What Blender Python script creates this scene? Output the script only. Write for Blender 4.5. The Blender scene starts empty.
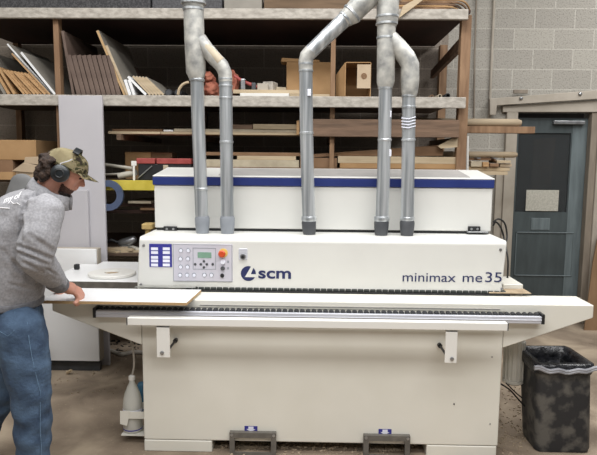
import bpy, bmesh, math, random
from mathutils import Vector, Matrix, noise
from mathutils.bvhtree import BVHTree
random.seed(7)
SC = bpy.context.scene
COL = SC.collection
# ------------------------------------------------------------------ camera
F = 600.0; CAMH = 1.747
PITCH = math.radians(6.65); YAW = math.radians(1.3); ROLL = math.radians(0.5)
fw = Vector((-math.sin(YAW)*math.cos(PITCH), math.cos(YAW)*math.cos(PITCH), -math.sin(PITCH)))
rt0 = Vector((math.cos(YAW), math.sin(YAW), 0)); up0 = rt0.cross(fw)
rt = rt0*math.cos(ROLL) + up0*math.sin(ROLL); up = -rt0*math.sin(ROLL) + up0*math.cos(ROLL)
CAM = Vector((0, 0, CAMH))
cd = bpy.data.cameras.new('camera'); cam = bpy.data.objects.new('camera', cd); COL.objects.link(cam)
cd.sensor_width = 36; cd.lens = F/597*36; cd.clip_start = 0.05; cd.clip_end = 60
cam.matrix_world = Matrix.Translation(CAM) @ Matrix((rt, up, -fw)).transposed().to_4x4()
SC.camera = cam

def U(u, v, Y=None, Z=None, X=None):
    """world point on a plane, read off a photo position"""
    d = fw + rt*((u-298.5)/F) - up*((v-227.5)/F)
    if Y is not None: t = Y/d.y
    elif Z is not None: t = (Z-CAMH)/d.z
    else: t = X/d.x
    return CAM + d*t

# ------------------------------------------------------------------ materials
def lin(c):
    if isinstance(c, str):
        c = tuple(int(c[i:i+2], 16)/255 for i in (0, 2, 4))
    return tuple((x/12.92 if x <= .04045 else ((x+.055)/1.055)**2.4) for x in c) + (1,)
MATS = {}
def mat(name, c1, c2=None, rough=.6, metal=0., scale=6., stretch=(1, 1, 1), bump=0., bscale=None, lo=.35, hi=.65, detail=6., coat=0., emit=None, spec=None):
    if name in MATS: return MATS[name]
    m = bpy.data.materials.new(name); m.use_nodes = True
    nt = m.node_tree; N = nt.nodes; L = nt.links
    b = N['Principled BSDF']
    b.inputs['Roughness'].default_value = rough; b.inputs['Metallic'].default_value = metal
    if spec is not None: b.inputs['Specular IOR Level'].default_value = spec
    if coat: b.inputs['Coat Weight'].default_value = coat
    c2 = c2 or c1
    tc = N.new('ShaderNodeTexCoord'); mp = N.new('ShaderNodeMapping'); mp.inputs['Scale'].default_value = stretch
    L.new(tc.outputs['Object'], mp.inputs['Vector'])
    nz = N.new('ShaderNodeTexNoise'); nz.inputs['Scale'].default_value = scale; nz.inputs['Detail'].default_value = detail
    L.new(mp.outputs['Vector'], nz.inputs['Vector'])
    cr = N.new('ShaderNodeValToRGB'); cr.color_ramp.elements[0].position = lo; cr.color_ramp.elements[1].position = hi
    cr.color_ramp.elements[0].color = lin(c1); cr.color_ramp.elements[1].color = lin(c2)
    L.new(nz.outputs['Fac'], cr.inputs['Fac']); L.new(cr.outputs['Color'], b.inputs['Base Color'])
    if bump:
        n2 = N.new('ShaderNodeTexNoise'); n2.inputs['Scale'].default_value = bscale or scale*3; n2.inputs['Detail'].default_value = 8
        L.new(mp.outputs['Vector'], n2.inputs['Vector'])
        bp = N.new('ShaderNodeBump'); bp.inputs['Strength'].default_value = bump; bp.inputs['Distance'].default_value = .01
        L.new(n2.outputs['Fac'], bp.inputs['Height']); L.new(bp.outputs['Normal'], b.inputs['Normal'])
    if emit:
        b.inputs['Emission Color'].default_value = lin(emit[0]); b.inputs['Emission Strength'].default_value = emit[1]
    MATS[name] = m
    return m
cream = mat('cream paint', 'd5d3c9', 'dad8cf', .42, scale=3)
white_paint = mat('white paint', 'dad9d4', 'dfdeda', .4, scale=3)
head_white = mat('housing white', 'cfcfcb', 'd4d4d0', .4, scale=3)
lid_grey = mat('lid grey panel', '9a9896', 'a6a3a0', .5, scale=8)
navy = mat('navy blue', '1b2a66', '20306e', .4)
dark_blue_print = mat('dark blue lettering', '1a2350', '1e2858', .5)
violet = mat('violet blue label', '2a2a80', '30308a', .5)
black = mat('black plastic', '17181a', '222326', .45, scale=20)
rubber = mat('black rubber', '1c1d20', '2c2d30', .6, scale=14, bump=.2)
track = mat('dark green track pads', '1f2321', '3c413e', .6, scale=30)
steel = mat('brushed steel', '8f9092', 'a9abad', .35, .8, scale=20)
alu = mat('anodised aluminium', 'b9bbc4', 'c8cad1', .4, .1, scale=12, stretch=(.3, 1, 6))
galv = mat('galvanised steel', '92979b', 'c9cdd0', .3, .5, scale=26, stretch=(1, 1, .05), bump=.1, bscale=14, lo=.4, hi=.6)  # upright streaks in the colour stand in for reflected highlights
galv_dusty = mat('dusty galvanised steel', '8a8b8a', 'bfbeb8', .5, .3, scale=16, bump=.2, bscale=12)
tape = mat('tan sealing tape', 'b9ae98', 'a79b86', .7, scale=12)
grey_plastic = mat('grey plastic', '7b8087', '8b9097', .5)
dark_plastic = mat('charcoal plastic', '3a3c40', '4b4d51', .5)
bracket_grey = mat('grey bracket', '57544f', '6a6660', .55, scale=18, bump=.1)
beam_grey = mat('weathered grey timber', '979188', 'b7b1a8', .8, scale=18, stretch=(1, 2, 2), bump=.3)
timber = mat('brown timber', '745840', '94765a', .75, scale=6, stretch=(3, 3, .5), bump=.25)
timber_h = mat('brown timber beam', '5d4a3b', '7c6350', .75, scale=6, stretch=(.5, 3, 4), bump=.25)
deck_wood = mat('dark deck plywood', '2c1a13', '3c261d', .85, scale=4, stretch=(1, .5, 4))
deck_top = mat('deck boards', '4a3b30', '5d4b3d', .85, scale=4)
pine = mat('pine board', 'a5825a', 'ba966c', .65, scale=8, stretch=(.5, .5, 5))
pine_p = mat('pale board', 'aa987c', 'bba98d', .65, scale=8, stretch=(.5, 2, 5))
tan_edge = mat('chipboard', 'a98b63', 'b99c74', .85, scale=120, lo=.3, hi=.7)
mdf_brown = mat('dark brown board', '5a4a42', '6d5c52', .7, scale=7)
grey_board = mat('grey laminate board', '7d7870', '8a857c', .6, scale=5)
dark_sheet = mat('dark speckled sheet', '2d2d2f', '4a4a4c', .8, scale=90, lo=.45, hi=.6)
white_board = mat('white melamine', 'dedfe0', 'e4e5e6', .35, scale=2)
lilac_board = mat('pale lilac panel', 'b1afb4', 'b8b6ba', .5, scale=2)
cardboard = mat('cardboard', '9c7a53', 'ab8961', .85, scale=5, bump=.1)
card_pale = mat('pale cardboard', 'ab9880', 'bba88f', .85, scale=5)
card_brown = mat('brown card', '765a40', '866950', .85, scale=5)
red_case = mat('faded red plastic', '8e3a36', '9e4743', .6, scale=20)
red_sack = mat('reddish brown sack', '7e4232', 'a06450', .85, scale=14, bump=.5)
yellow = mat('yellow painted beam', 'b3a233', 'c4b348', .6, scale=10, bump=.15)
ring_blue = mat('slate blue tape', '3a4660', '46536d', .6, scale=10)
pvc = mat('off white pipe', 'b5b1a6', 'c7c3b8', .5, scale=7)
slate = mat('slate grey door paint', '3d4547', '495254', .5, scale=4, stretch=(3, 1, .6), bump=.08)
slate_light = mat('worn slate door paint', '566063', '6e797c', .5, scale=4, stretch=(4, 1, .5))
frame_beige = mat('beige frame paint', '9d9588', 'ada599', .65, scale=5, bump=.1)
frame_brown = mat('worn frame', '7a7064', '8b8174', .7, scale=6, stretch=(3, 3, .6))
paper_sign = mat('weathered paper', 'a5a398', 'bdbbb0', .9, scale=60)
glove_screen = mat('lcd green', '6c8f7c', '7fa08d', .3)
orange = mat('orange red mushroom button', 'b8431f', 'c54e28', .35)
yel_lab = mat('yellow ring', 'cfae58', 'd6b664', .5)
panel_grey = mat('pale control panel', 'bcbac4', 'c4c2cc', .45, scale=4)
label_white = mat('label white', 'd8dae8', 'e2e4ee', .5)
bin_rubber = mat('scuffed bin plastic', '27282b', '5c5a56', .65, scale=11, lo=.46, hi=.62, bump=.12)
bag = mat('black bin liner', '101114', '2a2b30', .25, scale=30, bump=.7, bscale=25)
bag_grey = mat('grey bag edge', '85868c', '9b9ca2', .4, scale=20, bump=.3)
motor_grey = mat('motor casting', 'cfcdc5', 'd8d6ce', .5, scale=10)
bottle_mat = mat('milky bottle', 'b9b9b2', 'c8c8c2', .35, scale=6)
hose_mat = mat('clear grey hose', '9a958c', 'a8a39a', .4)
cable_black = mat('black cable', '161616', '1f1f1f', .5)
skin = mat('skin', 'b5806e', 'c4917e', .55, scale=9)
hair_m = mat('dark brown curls', '1f1612', '3d2c22', .8, scale=60, bump=.8, bscale=80)
beard_m = mat('short beard', '3a2620', '5a4036', .9, scale=120)
hoodie_m = mat('heather grey fleece', '87878b', '9a9a9e', .95, scale=90, bump=.25, bscale=60)
hoodie_d = mat('darker grey rib', '64656a', '74757a', .95, scale=60, bump=.3, bscale=60)
denim = mat('blue denim', '22334a', '4a6079', .9, scale=9, bump=.5, bscale=70, lo=.3, hi=.7)
denim_st = mat('denim seam', '56718c', '6a849d', .9, scale=50)
khaki = mat('khaki cap cloth', 'a09473', 'b3a885', .9, scale=20, bump=.2)
boot = mat('brown leather', '3c2c22', '4c3a2d', .6, bump=.2)
muff = mat('dark muff shell', '14181b', '20262a', .35, scale=14)
print_white = mat('white print', 'dcdcdf', 'e4e4e6', .8)
chips = mat('wood chips', '8a7a66', 'b3a48e', .9, scale=20)
dustmat = mat('sawdust', '8d7c66', 'a6947b', .95, scale=25)
blue_cloth = mat('blue plastic', '2c5a75', '376a86', .5)
brick_dark = mat('dark socket', '0c0c0c', '121212', .9)
ghost = mat('grey back shell', '6c6d6e', '7b7c7d', .6, scale=6)
bright = mat('frosted steel plate', '9b9c98', 'b0b0aa', .35, .6, scale=12)

def camo():
    m = bpy.data.materials.new('camouflage cloth'); m.use_nodes = True
    nt = m.node_tree; N = nt.nodes; L = nt.links; b = N['Principled BSDF']; b.inputs['Roughness'].default_value = .9
    tc = N.new('ShaderNodeTexCoord'); nz = N.new('ShaderNodeTexNoise'); nz.inputs['Scale'].default_value = 42; nz.inputs['Detail'].default_value = 3
    cr = N.new('ShaderNodeValToRGB'); cr.color_ramp.interpolation = 'CONSTANT'
    e = cr.color_ramp.elements; e[0].color = lin('3b3328'); e[1].position = .42; e[1].color = lin('5d5a3c')
    for p, c in ((.5, '8d8160'), (.58, 'a59a7b'), (.66, '4b4c33')):
        x = e.new(p); x.color = lin(c)
    L.new(tc.outputs['Object'], nz.inputs['Vector']); L.new(nz.outputs['Fac'], cr.inputs['Fac']); L.new(cr.outputs['Color'], b.inputs['Base Color'])
    return m
camo_m = camo()
def glassm():
    m = bpy.data.materials.new('window glass'); m.use_nodes = True
    b = m.node_tree.nodes['Principled BSDF']; b.inputs['Transmission Weight'].default_value = .85
    b.inputs['Base Color'].default_value = lin('84898b'); b.inputs['Roughness'].default_value = .08; b.inputs['IOR'].default_value = 1.15
    return m
glass = glassm()
def blocks(cs=('9d9991', 'a8a49b', 'b8b4ab'), nm='painted concrete block'):
    m = bpy.data.materials.new(nm); m.use_nodes = True
    nt = m.node_tree; N = nt.nodes; L = nt.links; b = N['Principled BSDF']; b.inputs['Roughness'].default_value = .85
    tc = N.new('ShaderNodeTexCoord'); sp = N.new('ShaderNodeSeparateXYZ'); cb = N.new('ShaderNodeCombineXYZ')
    L.new(tc.outputs['Object'], sp.inputs[0]); L.new(sp.outputs['X'], cb.inputs['X']); L.new(sp.outputs['Z'], cb.inputs['Y'])
    mp = N.new('ShaderNodeMapping'); mp.inputs['Location'].default_value = (.13, -.033, 0); L.new(cb.outputs[0], mp.inputs['Vector'])
    br = N.new('ShaderNodeTexBrick'); br.offset = .5
    for k, v in (('Scale', 1), ('Mortar Size', .006), ('Mortar Smooth', .3), ('Brick Width', .406), ('Row Height', .203), ('Bias', 0)): br.inputs[k].default_value = v
    br.inputs['Color1'].default_value = lin(cs[0]); br.inputs['Color2'].default_value = lin(cs[1]); br.inputs['Mortar'].default_value = lin(cs[2])
    L.new(mp.outputs[0], br.inputs['Vector'])
    nz = N.new('ShaderNodeTexNoise'); nz.inputs['Scale'].default_value = 70; nz.inputs['Detail'].default_value = 4; L.new(tc.outputs['Object'], nz.inputs['Vector'])
    cr = N.new('ShaderNodeValToRGB'); cr.color_ramp.elements[0].position = .3; cr.color_ramp.elements[1].position = .5
    cr.color_ramp.elements[0].color = (.35, .35, .35, 1); cr.color_ramp.elements[1].color = (1, 1, 1, 1); L.new(nz.outputs['Fac'], cr.inputs['Fac'])
    mx = N.new('ShaderNodeMix'); mx.data_type = 'RGBA'; mx.blend_type = 'MULTIPLY'; mx.inputs['Factor'].default_value = .5
    L.new(br.outputs['Color'], mx.inputs[6]); L.new(cr.outputs['Color'], mx.inputs[7]); L.new(mx.outputs[2], b.inputs['Base Color'])
    bp = N.new('ShaderNodeBump'); bp.inputs['Strength'].default_value = .5; bp.inputs['Distance'].default_value = .008
    L.new(cr.outputs['Color'], bp.inputs['Height']); L.new(bp.outputs['Normal'], b.inputs['Normal'])
    return m
def concrete():
    m = bpy.data.materials.new('dusty concrete floor'); m.use_nodes = True
    nt = m.node_tree; N = nt.nodes; L = nt.links; b = N['Principled BSDF']; b.inputs['Roughness'].default_value = .8
    tc = N.new('ShaderNodeTexCoord'); n1 = N.new('ShaderNodeTexNoise'); n1.inputs['Scale'].default_value = 2.2; n1.inputs['Detail'].default_value = 9; n1.inputs['Distortion'].default_value = .6
    L.new(tc.outputs['Object'], n1.inputs['Vector'])
    cr = N.new('ShaderNodeValToRGB'); e = cr.color_ramp.elements; e[0].position = .32; e[0].color = lin('6e6051'); e[1].position = .68; e[1].color = lin('b0a08b')
    x = e.new(.5); x.color = lin('8f806f'); L.new(n1.outputs['Fac'], cr.inputs['Fac'])
    n2 = N.new('ShaderNodeTexNoise'); n2.inputs['Scale'].default_value = 60; n2.inputs['Detail'].default_value = 4; L.new(tc.outputs['Object'], n2.inputs['Vector'])
    c2 = N.new('ShaderNodeValToRGB'); c2.color_ramp.elements[0].position = .64; c2.color_ramp.elements[1].position = .72
    c2.color_ramp.elements[0].color = (0, 0, 0, 1); c2.color_ramp.elements[1].color = (1, 1, 1, 1); L.new(n2.outputs['Fac'], c2.inputs['Fac'])
    mx = N.new('ShaderNodeMix'); mx.data_type = 'RGBA'; L.new(c2.outputs['Color'], mx.inputs[0]); L.new(cr.outputs['Color'], mx.inputs[6]); mx.inputs[7].default_value = lin('ab9c88')
    L.new(mx.outputs[2], b.inputs['Base Color'])
    bp = N.new('ShaderNodeBump'); bp.inputs['Strength'].default_value = .15; bp.inputs['Distance'].default_value = .01
    L.new(n1.outputs['Fac'], bp.inputs['Height']); L.new(bp.outputs['Normal'], b.inputs['Normal'])
    return m

# ------------------------------------------------------------------ mesh building
class MB:
    def __init__(s): s.bm = bmesh.new()
    def box(s, x0, x1, y0, y1, z0, z1, M=None):
        vs = [s.bm.verts.new((x, y, z)) for x in (x0, x1) for y in (y0, y1) for z in (z0, z1)]
        for f in ((0, 1, 3, 2), (4, 6, 7, 5), (0, 4, 5, 1), (2, 3, 7, 6), (0, 2, 6, 4), (1, 5, 7, 3)): s.bm.faces.new([vs[i] for i in f])
        if M is not None:
            for v in vs: v.co = M @ v.co
        return s
    def prism(s, pts, d):
        """closed polygon of 3d points extruded by vector d"""
        d = Vector(d); a = [s.bm.verts.new(p) for p in pts]; b = [s.bm.verts.new(Vector(p)+d) for p in pts]; n = len(a)
        s.bm.faces.new(a); s.bm.faces.new(b[::-1])
        for i in range(n): s.bm.faces.new((a[i], b[i], b[(i+1) % n], a[(i+1) % n]))
        return s
    def tube(s, pts, r, seg=12, cap=True, closed=False):
        pts = [Vector(p) for p in pts]; n = len(pts); R = r if hasattr(r, '__len__') else [r]*n
        rings = []; prev = None
        for i, p in enumerate(pts):
            if closed: t = pts[(i+1) % n]-pts[i-1]
            else: t = pts[min(i+1, n-1)]-pts[max(i-1, 0)]
            t.normalize()
            if prev is None: a = t.orthogonal().normalized()
            else:
                a = prev-t*prev.dot(t)
                a = a.normalized() if a.length > 1e-6 else t.orthogonal().normalized()
            prev = a; b = t.cross(a)
            rings.append([s.bm.verts.new(p+(a*math.cos(2*math.pi*k/seg)+b*math.sin(2*math.pi*k/seg))*R[i]) for k in range(seg)])
        for i in range(n if closed else n-1):
            A = rings[i]; B = rings[(i+1) % n]
            for k in range(seg): s.bm.faces.new((A[k], A[(k+1) % seg], B[(k+1) % seg], B[k]))
        if cap and not closed: s.bm.faces.new(rings[0][::-1]); s.bm.faces.new(rings[-1])
        return s
    def lathe(s, prof, c, axis='Z', seg=24):
        c = Vector(c); rings = []
        for r, h in prof:
            ring = []
            for k in range(seg):
                a = 2*math.pi*k/seg; x, y = r*math.cos(a), r*math.sin(a)
                p = {'Z': (x, y, h), 'Y': (x, h, y), 'X': (h, x, y)}[axis]
                ring.append(s.bm.verts.new(c+Vector(p)))
            rings.append(ring)
        for A, B in zip(rings, rings[1:]):
            for k in range(seg): s.bm.faces.new((A[k], A[(k+1) % seg], B[(k+1) % seg], B[k]))
        for R_ in (rings[0][::-1], rings[-1]): s.bm.faces.new(R_)
        return s
    def ring(s, c, r0, r1, h, axis='Z', seg=32):
        c = Vector(c); prof = [(r0, 0), (r1, 0), (r1, h), (r0, h)]; rings = []
        for r, hh in prof:
            rings.append([s.bm.verts.new(c+Vector({'Z': (r*math.cos(a), r*math.sin(a), hh), 'Y': (r*math.cos(a), hh, r*math.sin(a)), 'X': (hh, r*math.cos(a), r*math.sin(a))}[axis])) for a in [2*math.pi*k/seg for k in range(seg)]])
        for i in range(4):
            A, B = rings[i], rings[(i+1) % 4]
            for k in range(seg): s.bm.faces.new((A[k], A[(k+1) % seg], B[(k+1) % seg], B[k]))
        return s
    def hull(s, blobs, seg=8):
        """convex skin round ellipsoids [(centre, (rx,ry,rz)), ...]; one closed lump"""
        b = bmesh.new()
        for c, r in blobs:
            r = r if hasattr(r, '__len__') else (r, r, r)
            for i in range(seg+1):
                th = math.pi*i/seg
                for k in range(seg*2 if 0 < i < seg else 1):
                    ph = math.pi*k/seg
                    b.verts.new(Vector(c)+Vector((r[0]*math.sin(th)*math.cos(ph), r[1]*math.sin(th)*math.sin(ph), r[2]*math.cos(th))))
        o = bmesh.ops.convex_hull(b, input=b.verts[:])
        bmesh.ops.delete(b, geom=list({g for g in o['geom_interior'] if isinstance(g, bmesh.types.BMVert)}), context='VERTS')
        me = bpy.data.meshes.new('t'); b.to_mesh(me); b.free(); s.bm.from_mesh(me); bpy.data.meshes.remove(me)
        return s
    def chain(s, blobs, seg=8):
        for a, b in zip(blobs, blobs[1:]): s.hull([a, b], seg)
        return s
    def bevel(s, w=.004, n=2, ang=35):
        s.bm.normal_update()
        bmesh.ops.recalc_face_normals(s.bm, faces=s.bm.faces[:])
        es = [e for e in s.bm.edges if len(e.link_faces) == 2 and e.calc_face_angle(0) > math.radians(ang)]
        bmesh.ops.bevel(s.bm, geom=es, offset=w, segments=n, affect='EDGES', clamp_overlap=True, profile=.5)
        return s
    def xf(s, M):
        bmesh.ops.transform(s.bm, matrix=M, verts=s.bm.verts[:]); return s
    def mesh(s, name, m=None, smooth=False):
        bmesh.ops.recalc_face_normals(s.bm, faces=s.bm.faces[:])
        me = bpy.data.meshes.new(name); s.bm.to_mesh(me); s.bm.free()
        if smooth == 'auto':
            me.shade_smooth() if hasattr(me, 'shade_smooth') else None
            try: me.set_sharp_from_angle(angle=math.radians(40))
            except Exception: pass
        elif smooth:
            for p in me.polygons: p.use_smooth = True
        if m: me.materials.append(m)
        return me
ORG = {}
def tag(o, label=None, cat=None, group=None, kind=None):
    if label: o['label'] = label
    if cat: o['category'] = cat
    if group: o['group'] = group
    if kind: o['kind'] = kind
    return o
def place(name, me, parent=None):
    """world-space mesh becomes an object; top level: origin at the base of its box"""
    o = bpy.data.objects.new(name, me); COL.objects.link(o)
    if parent is None:
        xs = [v.co for v in me.vertices]
        org = Vector(((min(c.x for c in xs)+max(c.x for c in xs))/2, (min(c.y for c in xs)+max(c.y for c in xs))/2, min(c.z for c in xs)))
        me.transform(Matrix.Translation(-org)); o.location = org; ORG[o] = org
    else:
        org = ORG[parent]; me.transform(Matrix.Translation(-org)); o.parent = parent; ORG[o] = org
    return o
def part(name, mb, m, parent, smooth=False, label=None):
    o = place(name, mb.mesh(name, m, smooth), parent)
    if label: o['label'] = label
    return o
def solo(name, mb, m, label, cat, group=None, smooth=False, kind=None):
    return tag(place(name, mb.mesh(name, m, smooth)), label, cat, group, kind)
def struct(name, mb, m, smooth=False, parent=None):
    o = place(name, mb.mesh(name, m, smooth), parent)
    if parent is None: o['kind'] = 'structure'
    return o
def thing(name, loc, label, cat, group=None, kind=None):
    o = bpy.data.objects.new(name, None); COL.objects.link(o); o.location = loc; o.empty_display_size = .1; ORG[o] = Vector(loc)
    return tag(o, label, cat, group, kind)
def px(u0, v0, u1, v1, Y0, Y1, w=.003):
    """axis-aligned box whose front face in plane Y0 spans the photo rectangle"""
    um, vm = (u0+u1)/2, (v0+v1)/2
    b = MB().box(U(u0, vm, Y0).x, U(u1, vm, Y0).x, Y0, Y1, U(um, v1, Y0).z, U(um, v0, Y0).z)
    return b.bevel(w, 1) if w else b
def pp(pts, Y0, Y1, w=0):
    b = MB().prism([U(u, v, Y0) for u, v in pts], (0, Y1-Y0, 0))
    return b.bevel(w, 1) if w else b
def text_mesh(s, size, loc, m, depth=.0015, bold=0., shear=0., width=None, rot=None):
    cu = bpy.data.curves.new('t', 'FONT'); cu.body = s; cu.size = size; cu.extrude = depth/2; cu.offset = bold; cu.shear = shear
    o = bpy.data.objects.new('t', cu); COL.objects.link(o)
    dg = bpy.context.evaluated_depsgraph_get(); dg.update()
    me = bpy.data.meshes.new_from_object(o.evaluated_get(dg)); bpy.data.objects.remove(o)
    if width:
        w = max(v.co.x for v in me.vertices)-min(v.co.x for v in me.vertices); me.transform(Matrix.Diagonal((width/w, 1, 1, 1)))
    x0 = min(v.co.x for v in me.vertices); me.transform(Matrix.Translation((-x0, 0, 0)))
    me.transform(Matrix.Rotation(math.pi/2, 4, 'X')); me.transform(Matrix.Translation(loc))
    me.materials.clear(); me.materials.append(m)
    return me
def remesh(mb, voxel, smooth_it=3, fac=.5):
    me = mb.mesh('r'); o = bpy.data.objects.new('r', me); COL.objects.link(o)
    r = o.modifiers.new('r', 'REMESH'); r.mode = 'VOXEL'; r.voxel_size = voxel
    if smooth_it:
        sm = o.modifiers.new('s', 'SMOOTH'); sm.iterations = smooth_it; sm.factor = fac
    dg = bpy.context.evaluated_depsgraph_get(); dg.update()
    out = bpy.data.meshes.new_from_object(o.evaluated_get(dg)); bpy.data.objects.remove(o)
    for p in out.polygons: p.use_smooth = True
    return out

# ------------------------------------------------------------------ room
YW = 6.4
struct('floor', MB().box(-4.6, 4.2, -1.5, YW+.2, -.1, 0), concrete())
dx0, dx1 = U(512, 200, YW).x, U(587, 200, YW).x
dz1 = U(550, 112, YW).z
wall = blocks()
XS = U(447, 80, YW).x
struct('wall_behind_rack', MB().box(-4.6, XS, YW, YW+.2, 0, 4.6), blocks(('857b71', '8f857a', 'a2988c'), 'shade-toned concrete block'))  # darker block tint carries the shade behind the rack
wb = MB()
wb.box(XS, dx0, YW, YW+.2, 0, 4.6); wb.box(dx1, 4.2, YW, YW+.2, 0, 4.6); wb.box(dx0, dx1, YW, YW+.2, dz1, 4.6)
struct('wall_back', wb, wall)
# side room seen darkly through the door pane
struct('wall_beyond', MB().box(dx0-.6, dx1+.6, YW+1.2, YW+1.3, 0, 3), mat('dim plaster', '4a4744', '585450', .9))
struct('wall_left', MB().box(-4.8, -4.6, -1.5, YW+.2, 0, 4.6), blocks())
# ------------------------------------------------------------------ door
d = thing('door_1', (0.5*(dx0+dx1), YW+.06, 0), None, None, kind='structure')
YD = YW+.06
def drect(u0, v0, u1, v1, y0, y1, w=.003): return px(u0, v0, u1, v1, y0, y1, w)
gz = (517, 133, 569, 212)
lz0, lz1 = 0.01, U(550, 118, YD).z
lx0, lx1 = U(512.5, 200, YD).x+.01, U(584, 200, YD).x
gx0, gx1 = U(517, 170, YD).x, U(569, 170, YD).x
gz1, gz0 = U(543, 133, YD).z, U(543, 212, YD).z
lb = MB(); lb.box(lx0, gx0, YD, YD+.045, lz0, lz1).box(gx1, lx1, YD, YD+.045, lz0, lz1).box(gx0, gx1, YD, YD+.045, gz1, lz1).box(gx0, gx1, YD, YD+.045, lz0, gz0)
part('door_leaf', lb, slate, d)
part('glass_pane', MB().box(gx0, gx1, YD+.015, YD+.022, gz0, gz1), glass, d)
st = MB().box(gx1+.012, lx1-.005, YD-.004, YD, lz0, lz1-.01); part('door_stile', st, slate_light, d, label='worn pale right stile')
kp = MB()
ku0, kv0, ku1, kv1 = 515, 232, 573, 276
a = U(ku0, 250, YD); b = U(ku1, 250, YD); zt = U(540, kv0, YD).z; zb = U(540, kv1, YD).z
for q in ((a.x, b.x, zt-.012, zt), (a.x, b.x, zb, zb+.012), (a.x, a.x+.012, zb, zt), (b.x-.012, b.x, zb, zt)): kp.box(q[0], q[1], YD-.012, YD, q[2], q[3])
part('lower_panel_moulding', kp.bevel(.003, 1), slate_light, d)
part('push_plate', px(531, 218, 550, 230, YD-.006, YD), slate_light, d)
cl = MB().box(U(552, 122, YD).x, U(583, 122, YD).x, YD-.06, YD-.004, U(566, 124.5, YD).z, U(566, 121, YD).z).bevel(.005, 2)
part('door_closer', cl, steel, d)
# paper sign and the brown card leaning behind the glass
solo('paper_notice', px(526, 190, 558.5, 211, YD-.006, YD-.001, 0), paper_sign, 'weathered pale paper notice fixed over the door glass', 'notice')
cbm = pp([(531, 190), (534, 139), (556, 137), (550, 190)], YD+.07, YD+.085)
cbm.box(U(538, 190, YD+.07).x, U(548, 190, YD+.07).x, YD+.07, YD+.085, .0, U(540, 189, YD+.07).z)
solo('leaning_card', cbm, card_brown, 'tall dim brown board standing behind the door glass', 'board')
# door frame / trim
tb = MB().box(U(503, 200, YW-.05).x, dx0+.005, YW-.05, YW+.04, 0, U(520, 106, YW-.05).z).bevel(.004, 1)
struct('trim_1', tb, frame_beige)
tb = MB().box(dx1-.02, U(594, 200, YW-.05).x, YW-.04, YW+.05, 0, U(590, 112, YW-.05).z).bevel(.004, 1)
struct('trim_2', tb, frame_brown)
tb = MB().box(U(594, 200, YW-.05).x, U(612, 200, YW-.05).x, YW-.06, YW, 0, U(590, 106, YW-.05).z).bevel(.004, 1)
struct('trim_3', tb, frame_beige)
tb = pp([(503, 106), (597, 100.5), (612, 99.5), (612, 112), (503, 112)], YW-.055, YW+.02, .003)
struct('trim_4', tb, frame_beige)
tb = MB().box(U(495, 200, YW-.03).x, U(502.4, 200, YW-.03).x, YW-.03, YW, 0, U(500, 160, YW).z).bevel(.003, 1)
struct('trim_5', tb, frame_beige)
# sloped sliding-door track board on the wall
r = thing('track_board', U(540, 100, YW-.1), 'long slanted beige board bolted to the block wall over the door', 'board')
part('board', pp([(490, 98.5), (612, 89), (612, 98), (497, 105.5), (496, 115), (490, 115)], YW-.1, YW-.056, .004), frame_beige, r)
for u, v in ((521, 98.3), (580, 94)):
    part('bolt', MB().lathe([(.018, 0), (.018, -.01), (.01, -.016), (.0, -.016)][:3], U(u, v, YW-.1)+Vector((0, 0, 0)), 'Y', 12), steel, r, True)
solo('scrap_block', px(514, 89.5, 528, 93.3, YW-.09, YW-.06), frame_brown, 'little grey brown block lying on top of the slanted wall board', 'wood block')
# conduits
def conduit(pts, r, m, label, cat='conduit', name='conduit'):
    return solo(name, MB().tube(pts, r, 10), m, label, cat, smooth='auto')
conduit([U(495.5, -30, YW-.016), U(490, 98, YW-.016), U(489.2, 119, YW-.016)], .014, frame_beige, 'thin painted conduit running up the block wall beside the rack')
conduit([U(477, -20, YW-.02), U(474.5, 60, YW-.02), U(474, 119, YW-.02)], .009, frame_brown, 'narrow grey cable pipe on the wall, closest to the rack post')
conduit([U(467.5, 136, 5.15), U(466.8, 200, 5.15), U(466.5, 250, 5.15)], .012, white_paint, 'slim white upright pipe just behind the right rack post')

# ------------------------------------------------------------------ storage rack
YR = 4.9; YB = YW-.04
zt = U(230, 8.2, YR).z; zt2 = U(230, 18.6, YR).z
z2 = U(230, 95.7, YR).z; z2b = U(230, 106.6, YR).z
z3 = U(130, 181, YR).z; z3b = U(130, 191, YR).z
z4 = .93
xL = -3.1
xR = U(470, 60, YR).x
rk = thing('storage_rack', (-.8, 5.6, 0), 'big timber storage rack along the back wall with pale front beams', 'storage rack')
part('beam', MB().box(xL, U(468.5, 14, YR).x, YR, YR+.04, zt2, zt).bevel(.004, 1), beam_grey, rk)
part('beam', MB().box(xL, U(466, 100, YR).x, YR, YR+.04, z2b, z2).bevel(.004, 1), beam_grey, rk)
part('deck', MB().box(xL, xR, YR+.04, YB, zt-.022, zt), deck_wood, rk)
part('deck', MB().box(xL, xR-.02, YR+.04, YB, z2-.022, z2), deck_top, rk)
part('deck', MB().box(xL, xR-.02, YR+.04, YB, z3-.02, z3), deck_top, rk)
part('deck', MB().box(xL, xR-.02, YR+.06, YB, z4-.02, z4), deck_top, rk)
part('beam', px(300, 119.5, 459.5, 137, YR+.045, YR+.085), timber_h, rk, label='brown cross beam')
part('beam', px(60, 181, 330, 191, YR, YR+.04), yellow, rk, label='yellow painted beam')
def post(u0, v, u1, y0, y1, m, top=zt-.03):
    part('post', MB().box(U(u0, v, y0).x, U(u1, v, y0).x, y0, y1, 0, top).bevel(.004, 1), m, rk)
post(459.5, 80, 469.5, YR+.09, YR+.17, timber, zt-.024)
post(54, 60, 59.5, YR+.045, YR+.12, timber, zt-.024)
post(330.5, 80, 335.3, YR+.088, YR+.115, timber, zt-.024)
post(193, 80, 199, YR+.09, YR+.15, timber, zt-.024)
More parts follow.
